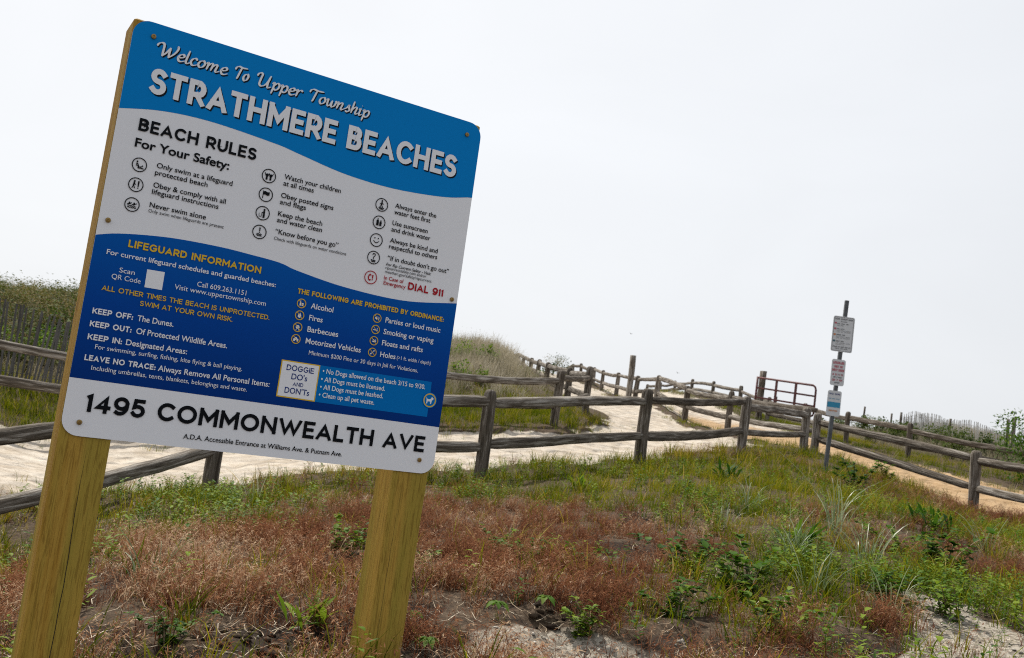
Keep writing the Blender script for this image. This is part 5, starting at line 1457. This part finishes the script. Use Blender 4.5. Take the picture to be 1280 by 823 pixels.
# low dune right of the vehicle track
x, y, R = polar(60000, 12, 60, 6, 50, 1.0, 112)
d, s = seg_dist(x, y, D_XY); k = (s < 0) & (R.random(len(x)) < beyond(x, y) * .8) | ((d < 1.7) & (R.random(len(x)) < .7 * sstep(.4, .55, fbm(x * .9, y * .9, 94))))
x, y, d = x[k], y[k], d[k]
low = d < 1.6
t0 = np.clip(.5 + (fbm(x * .6, y * .6, 48) - .5) * 1.2 + R.normal(0, .14, len(x)), 0, 1)
scatter("dune_grass", [stalks(40 + i, 12, .20, .60, .0042, .12) for i in range(5)], x[~low], y[~low], R.uniform(.45, .8, (~low).sum()), t0[~low], M["tangrass"], seed=10)
scatter("bank_grass", [grass(46 + i, 10, .06, .20, .0036, .08) for i in range(4)], x[low], y[low], R.uniform(.7, 1.2, low.sum()), t0[low] * .8, M["greengrass"], seed=11)
# strip of grass along the fence between path and track, and at the crest
x, y, R = polar(12000, 15, 56, -2, 22, 1.15, 113)
d, s = seg_dist(x, y, C_XY); d2, _ = seg_dist(x, y, B2_XY)
k = ((d < .55) | (d2 < .5)) & (R.random(len(x)) < .75 * sstep(.35, .5, fbm(x * 1.2, y * 1.2, 49)))
x, y = x[k], y[k]
scatter("bank_grass", [grass(50 + i, 10, .06, .18, .0036, .07) for i in range(4)], x, y, R.uniform(.7, 1.2, len(x)), np.clip(R.normal(.45, .2, len(x)), 0, 1), M["greengrass"], seed=12)
# sparse sprouts at the edge of the sand
x, y, R = polar(6000, 6, 22, -45, 25, 1.0, 114)
ps = poly_sd(x, y, SAND_POLY); k = (np.abs(ps - .25) < .5) & (R.random(len(x)) < .5)
x, y = x[k], y[k]
scatter("bank_grass", [grass(54 + i, 8, .04, .13, .0026, .05) for i in range(4)], x, y, R.uniform(.6, 1.2, len(x)), np.clip(R.normal(.5, .2, len(x)), 0, 1), M["greengrass"], seed=13)

# ---- single plants
def plant(name, label, cat, px, py, temps, mats, names, scale=1.0, tint=.4, group=None, rz=None):
    p = hit(px, py); o = empty(name, p); tag(o, label, cat, group)
    for (v, f, a, t), m_, nm in zip(temps, mats, names):
        ch = raw_mesh(nm, v * scale, f, a, np.clip(t + tint, 0, 1), m_, o)
    return o

def tall_tuft(seed, n=34, h=(.25, .6), w=.0045, spread=.09, bend=(.15, .9), dr=(.05, .5)):
    return grass(seed, n, h[0], h[1], w, spread, bend, dr, .22, 7)
TUFTS = [
    (938, 640, "arching pale beach grass clump on the green bank, left of the tallest tuft", 34, (.3, .62), .8, .5),
    (1042, 668, "tallest upright tuft of silvery beach grass, below the small sign pole", 30, (.4, .8), .9, .65),
    (1082, 712, "beach grass tuft bending right, just above the bare gravel patch", 32, (.3, .62), .85, .6),
    (985, 705, "dense beach grass tuft with dark green base in the middle of the bank", 40, (.25, .55), .9, .4),
    (905, 660, "thin beach grass tuft with two bright white-edged blades at left of the bank", 18, (.25, .5), .7, .7),
    (1015, 745, "drooping beach grass tuft low on the bank beside broad dark leaves", 26, (.25, .5), .8, .45),
    (1105, 775, "sparse beach grass blades lying over the dark soil left of the gravel patch", 18, (.2, .42), .9, .55),
    (1232, 690, "pale stiff beach grass tuft on the far right slope under the log rail", 20, (.25, .5), .9, .7),
    (180, 735, "lone loose grass tuft between the sign posts, nearer the left post", 16, (.2, .42), .8, .35),
    (318, 628, "few long pale blades curving beside the hidden log post under the sign", 9, (.25, .5), .8, .85),
]
for i, (px, py, lb, n, hh, sc, tn) in enumerate(TUFTS):
    plant("beach_grass_tuft", lb, "grass tuft", px, py, [tall_tuft(200 + i, n, hh)], [M["beachgrass"]], ["blades"], sc, tn, "beach grass tufts on the bank")
def strap(seed, n=26, L=.2, w=.014):
    R = np.random.default_rng(seed); t = T()
    for k in range(n):
        a = R.uniform(0, 6.28); e = R.uniform(.3, 2.2)
        leafblade(t, R, np.array([R.normal(0, .05), R.normal(0, .05), R.uniform(0, .05)]), np.array([math.cos(a), math.sin(a), e]), L * R.uniform(.6, 1.3), w * R.uniform(.7, 1.2), R.normal(0, .2), R.uniform(.1, .5))
    return t.arr()
def leafy(seed, n=210, h=.15, sp=.20, L=.028, w=.010):
    R = np.random.default_rng(seed); t = T(); s = T()
    for k in range(7):
        a = R.uniform(0, 6.28); pts = blade(s, R, np.array([R.normal(0, .02), R.normal(0, .02), -.02]), h * R.uniform(.6, 1.1), .003, R.uniform(.1, .9) * sp / h * 1.3, a, 5, .3, .1)
        for j in range(n // 7):
            i = R.integers(1, 5); q = pts[i-1] + (pts[i] - pts[i-1]) * R.random(); a2 = R.uniform(0, 6.28)
            leafblade(t, R, q, np.array([math.cos(a2), math.sin(a2), R.uniform(-.1, .9)]), L * R.uniform(.6, 1.3), w * R.uniform(.7, 1.3), R.normal(0, .2), R.uniform(.1, .5))
    return [t.arr(), s.arr()]
WEEDS = [
    (912, 603, 'strap', "dark green strap-leaved clump on top of the bank in front of the right log posts", 1.1, .1),
    (1150, 655, 'strap', "dark strap-leaved plant, upper one of a pair on the far right slope", .95, .15),
    (1172, 668, 'strap', "dark strap-leaved plant with wide shining leaves, lower one of a pair on the right slope", .9, .2),
    (1070, 612, 'leafy', "small dark round bush right of the small sign pole's foot", 2.0, .15),
    (1108, 603, 'leafy', "bright yellow-green leafy sprout under the long log rail at right", 1.7, .75),
    (722, 613, 'strap', "small vivid green tuft near the second log post right of the sign", .8, .7),
    (428, 690, 'leafy', "fresh green leafy weed just left of the right sign post", .9, .7),
    (520, 712, 'leafy', "small leafy weed touching the right sign post's right edge, half way up", .6, .5),
    (618, 692, 'leafy', "light green weed in the middle of the red dry grass", .8, .6),
    (655, 705, 'leafy', "thin upright green weed in the red dry grass, right of a lighter weed", .8, .5),
    (725, 708, 'leafy', "small grey-green rosette weed at the right part of the red dry grass", .7, .35),
    (865, 712, 'leafy', "bushy dark weed at the right border of the red dry grass", 1.2, .3),
    (838, 772, 'leafy', "broad green weed low at the foot of the bank, below a bushy dark weed", 1.0, .45),
    (722, 790, 'leafy', "pale leafy sprout beside the sandy bare hollow at bottom centre", .7, .8),
    (1182, 770, 'leafy', "bright leafy weed growing alone on the bare gravel patch", 1.0, .75),
    (1098, 748, 'leafy', "glossy leafy weed at the left border of the gravel patch", 1.0, .4),
    (1000, 690, 'strap', "broad-bladed green clump among the beach grass at mid bank", .9, .3),
    (1170, 715, 'leafy', "spreading glossy weed above the gravel patch, under the strap-leaved pair", 1.6, .4),
    (1120, 690, 'leafy', "yellow-flowering looking pale weed between the tall tufts and the gravel patch", 1.1, .7),
    (925, 745, 'leafy', "large bushy green weed at the bottom right, near the frame's lower edge", 1.5, .5),
    (205, 806, 'leafy', "small dark leafy weed at the bottom between the sign posts", .6, .35),
    (382, 785, 'strap', "yellow-green sprout beside the dark bare soil at bottom left", .6, .85),
    (962, 792, 'leafy', "low green weed at the bottom edge, right of a large bushy weed", 1.0, .6),
]
for i, (px, py, kd, lb, sc, tn) in enumerate(WEEDS):
    if kd == 'strap': plant("leafy_weed", lb, "weed", px, py, [strap(300 + i)], [M["leaf"]], ["leaves"], sc * 1.35, tn, "weeds on the bank")
    else:
        a, s = leafy(300 + i); plant("leafy_weed", lb, "weed", px, py, [a, s], [M["leaf"], M["stem"]], ["leaves", "stems"], sc * 1.6, tn, "weeds on the bank")
# milkweed-like sprouts with broad drooping leaves by the right post
def sprout(seed, n=7, L=.075, w=.02, h=.09):
    R = np.random.default_rng(seed); t = T(); s = T()
    blade(s, R, np.array([0, 0, -.03]), h + .03, .0035, .1, 0, 3, .2)
    for k in range(n):
        a = k * 2 * PI / n + R.normal(0, .2)
        leafblade(t, R, np.array([0, 0, h]), np.array([math.cos(a), math.sin(a), .35]), L * R.uniform(.8, 1.2), w, R.normal(0, .1), .75, .35)
    return [t.arr(), s.arr()]
for i, (px, py, lb, sc) in enumerate(((514, 782, "sprout with broad drooping green leaves touching the right side of the right sign post", .62), (533, 822, "larger drooping-leaf sprout at the bottom edge just right of the right sign post", .72),
                                   (620, 775, "umbrella-shaped drooping sprout at the foot of the red dry grass", .8), (680, 768, "umbrella-shaped sprout in shade, right one of two at the foot of the red dry grass", .8))):
    a, s = sprout(400 + i); plant("broad_leaf_sprout", lb, "sprout", px, py, [a, s], [M["leaf"], M["stem"]], ["leaves", "stem"], sc, .55, "broad-leaf sprouts")

# ---- bushes
def bush_parts(seed, w, h, nleaf, L, wd, lumps=9):
    R = np.random.default_rng(seed); t = T(); s = T()
    cs = []
    for k in range(lumps):
        a = R.uniform(0, 6.28); rr_ = w * .5 * math.sqrt(R.random()); cs.append((np.array([rr_ * math.cos(a), rr_ * math.sin(a), h * R.uniform(.35, .95) * (1 - .35 * (rr_ / (w * .5)) ** 2)]), R.uniform(.16, .32) * min(w, h) * 1.2))
        c = cs[-1][0]; pts = [np.array([R.normal(0, .03), R.normal(0, .03), -.1]), c * np.array([.35, .35, .45]), c]
        s.strip(pts, [.014, .009, .004], np.array([math.sin(a), -math.cos(a), 0]), R.random() * .5); s.strip(pts, [.014, .009, .004], np.array([math.cos(a), math.sin(a), .2]), R.random() * .5)
    for k in range(nleaf):
        c, r = cs[R.integers(lumps)]
        d = R.normal(0, 1, 3); d /= np.linalg.norm(d); q = c + d * r * R.random() ** .4
        if q[2] < .02: continue
        leafblade(t, R, q, d + R.normal(0, .6, 3) + np.array([0, 0, .3]), L * R.uniform(.6, 1.3), wd * R.uniform(.6, 1.3), R.normal(0, .2), R.uniform(0, .4))
    return [t.arr(), s.arr()]
def bush(label, px, py, d, w, h, nleaf, L, wd, mat, tint, seed, name="bush", sink=0.0, group=None):
    p = at(px, py, d); p[2] = float(H(p[0], p[1])[0]) - sink
    o = empty(name, p); tag(o, label, "bush", group)
    a, s = bush_parts(seed, w, h, nleaf, L, wd)
    raw_mesh("foliage", a[0], a[1], a[2], np.clip(a[3] + tint, 0, 1), mat, o)
    raw_mesh("branches", s[0], s[1], s[2], np.clip(s[3] + .2, 0, 1), M["stem"], o)
    return o
G2 = "low bushes on the dunes"
bush("tall bright green shrub cut by the right edge, in front of the bleached slats", 1292, 590, 22.0, 1.5, 1.85, 4200, .075, .026, M["leaf"], .42, 501)
bush("low green bush behind the long pale rail, left of the tall bleached slats", 1165, 560, 31, 2.6, .8, 2000, .07, .026, M["darkleaf"], .75, 502, group=G2)
bush("wide low bush in front of the middle of the bleached slats", 1215, 566, 29, 2.0, .65, 1400, .07, .026, M["darkleaf"], .6, 503, group=G2)
bush("small leafy bush between two thin stakes on the right dune", 1110, 548, 35, 2.4, .65, 1500, .07, .026, M["darkleaf"], .7, 504, group=G2)
bush("bush half hidden behind the rails right of the lowest small notice", 1075, 540, 36, 2.0, .7, 1200, .07, .026, M["darkleaf"], .8, 505, group=G2)
for px, py, d, w, h, tn, lb in ((1140, 556, 33, 1.2, .6, .55, "olive bush behind the long pale rail between a thin stake and a wider bush"), (1245, 572, 27, 1.3, .65, .45, "dark bush left of the tall bright shrub at the right edge"),
                               (1190, 575, 26.8, .9, .45, .8, "small yellowish bush just over the pale rail, below the bleached slats"), (1090, 556, 31, .9, .45, .85, "bright low bush right behind the track's far log fence, near its second post"),
                               (1050, 528, 42, 1.6, .6, .6, "far low bush behind the lowest small notice")):
    bush(lb, px, py, d, w, h, int(700 * w), .07, .026, M["darkleaf"], tn, 530 + px, group=G2)
bush("yellow-green bush on the grassy hump, upper left beside the sign edge", 572, 460, 25.5, 1.1, .75, 900, .06, .022, M["leaf"], .75, 506, group=G2)
bush("yellow-green bush at the foot of the grassy hump behind the pale rail", 570, 478, 22, 1.3, .5, 800, .06, .022, M["leaf"], .7, 507, group=G2)
bush("small light green bush in the centre of the grassy hump", 605, 463, 25, .6, .5, 350, .06, .022, M["leaf"], .7, 508, group=G2)
bush("light green bush between the dark slats and the sign, left of the big sign", 30, 462, 16.6, 1.0, .75, 900, .05, .02, M["leaf"], .7, 509, group=G2)
bush("dark green bush behind the dark slats, touching the big sign's left edge", 78, 455, 17.6, 1.3, .9, 1000, .05, .02, M["leaf"], .35, 510, group=G2)
bush("conical dark evergreen tip seen over the rails where the path crests", 699, 478, 40, .8, 1.0, 700, .06, .02, M["darkleaf"], .15, 511, group=G2)
bush("round grassy shrub left of the dark evergreen tip where the path crests", 689, 475, 43, .9, .95, 700, .05, .015, M["brushleaf"], .6, 512, group=G2)
bush("bright green weeds at the foot of the climbing log fence by the hump", 664, 482, 29.5, .9, .4, 500, .06, .022, M["leaf"], .65, 513, group=G2)

# ---- two birds far off over the dune
M["bird"] = plain("bird_dark", (.03, .028, .026), .8)
for px, py, lb in ((788.5, 417.5, "tiny dark bird in the sky above the tall post, higher of two"), (847, 466.5, "tiny dark bird low in the sky right of the tall post")):
    p = at(px, py, 60); mb = MB()
    mb.tube([(-.10, 0, 0), (-.04, 0, .01), (.03, 0, .01), (.09, 0, .0), (.12, 0, 0)], [.006, .022, .026, .018, .004], 8)
    for s_ in (-1, 1):
        mb.add([(.04, s_ * .02, .02), (.06, s_ * .13, .07), (.0, s_ * .24, .045), (-.03, s_ * .12, .06), (-.03, s_ * .02, .015), (.04, s_ * .02, .012), (-.03, s_ * .02, .007)], [(0, 1, 3, 4), (1, 2, 3), (5, 6, 3, 1)])
    o = mb.build("bird", M["bird"]); o.scale = (.65, .65, .65); o.location = tuple(p); o.rotation_euler = (0.3, 0, .9); tag(o, lb, "bird", "birds")
bpy.data.objects.remove(_fo)
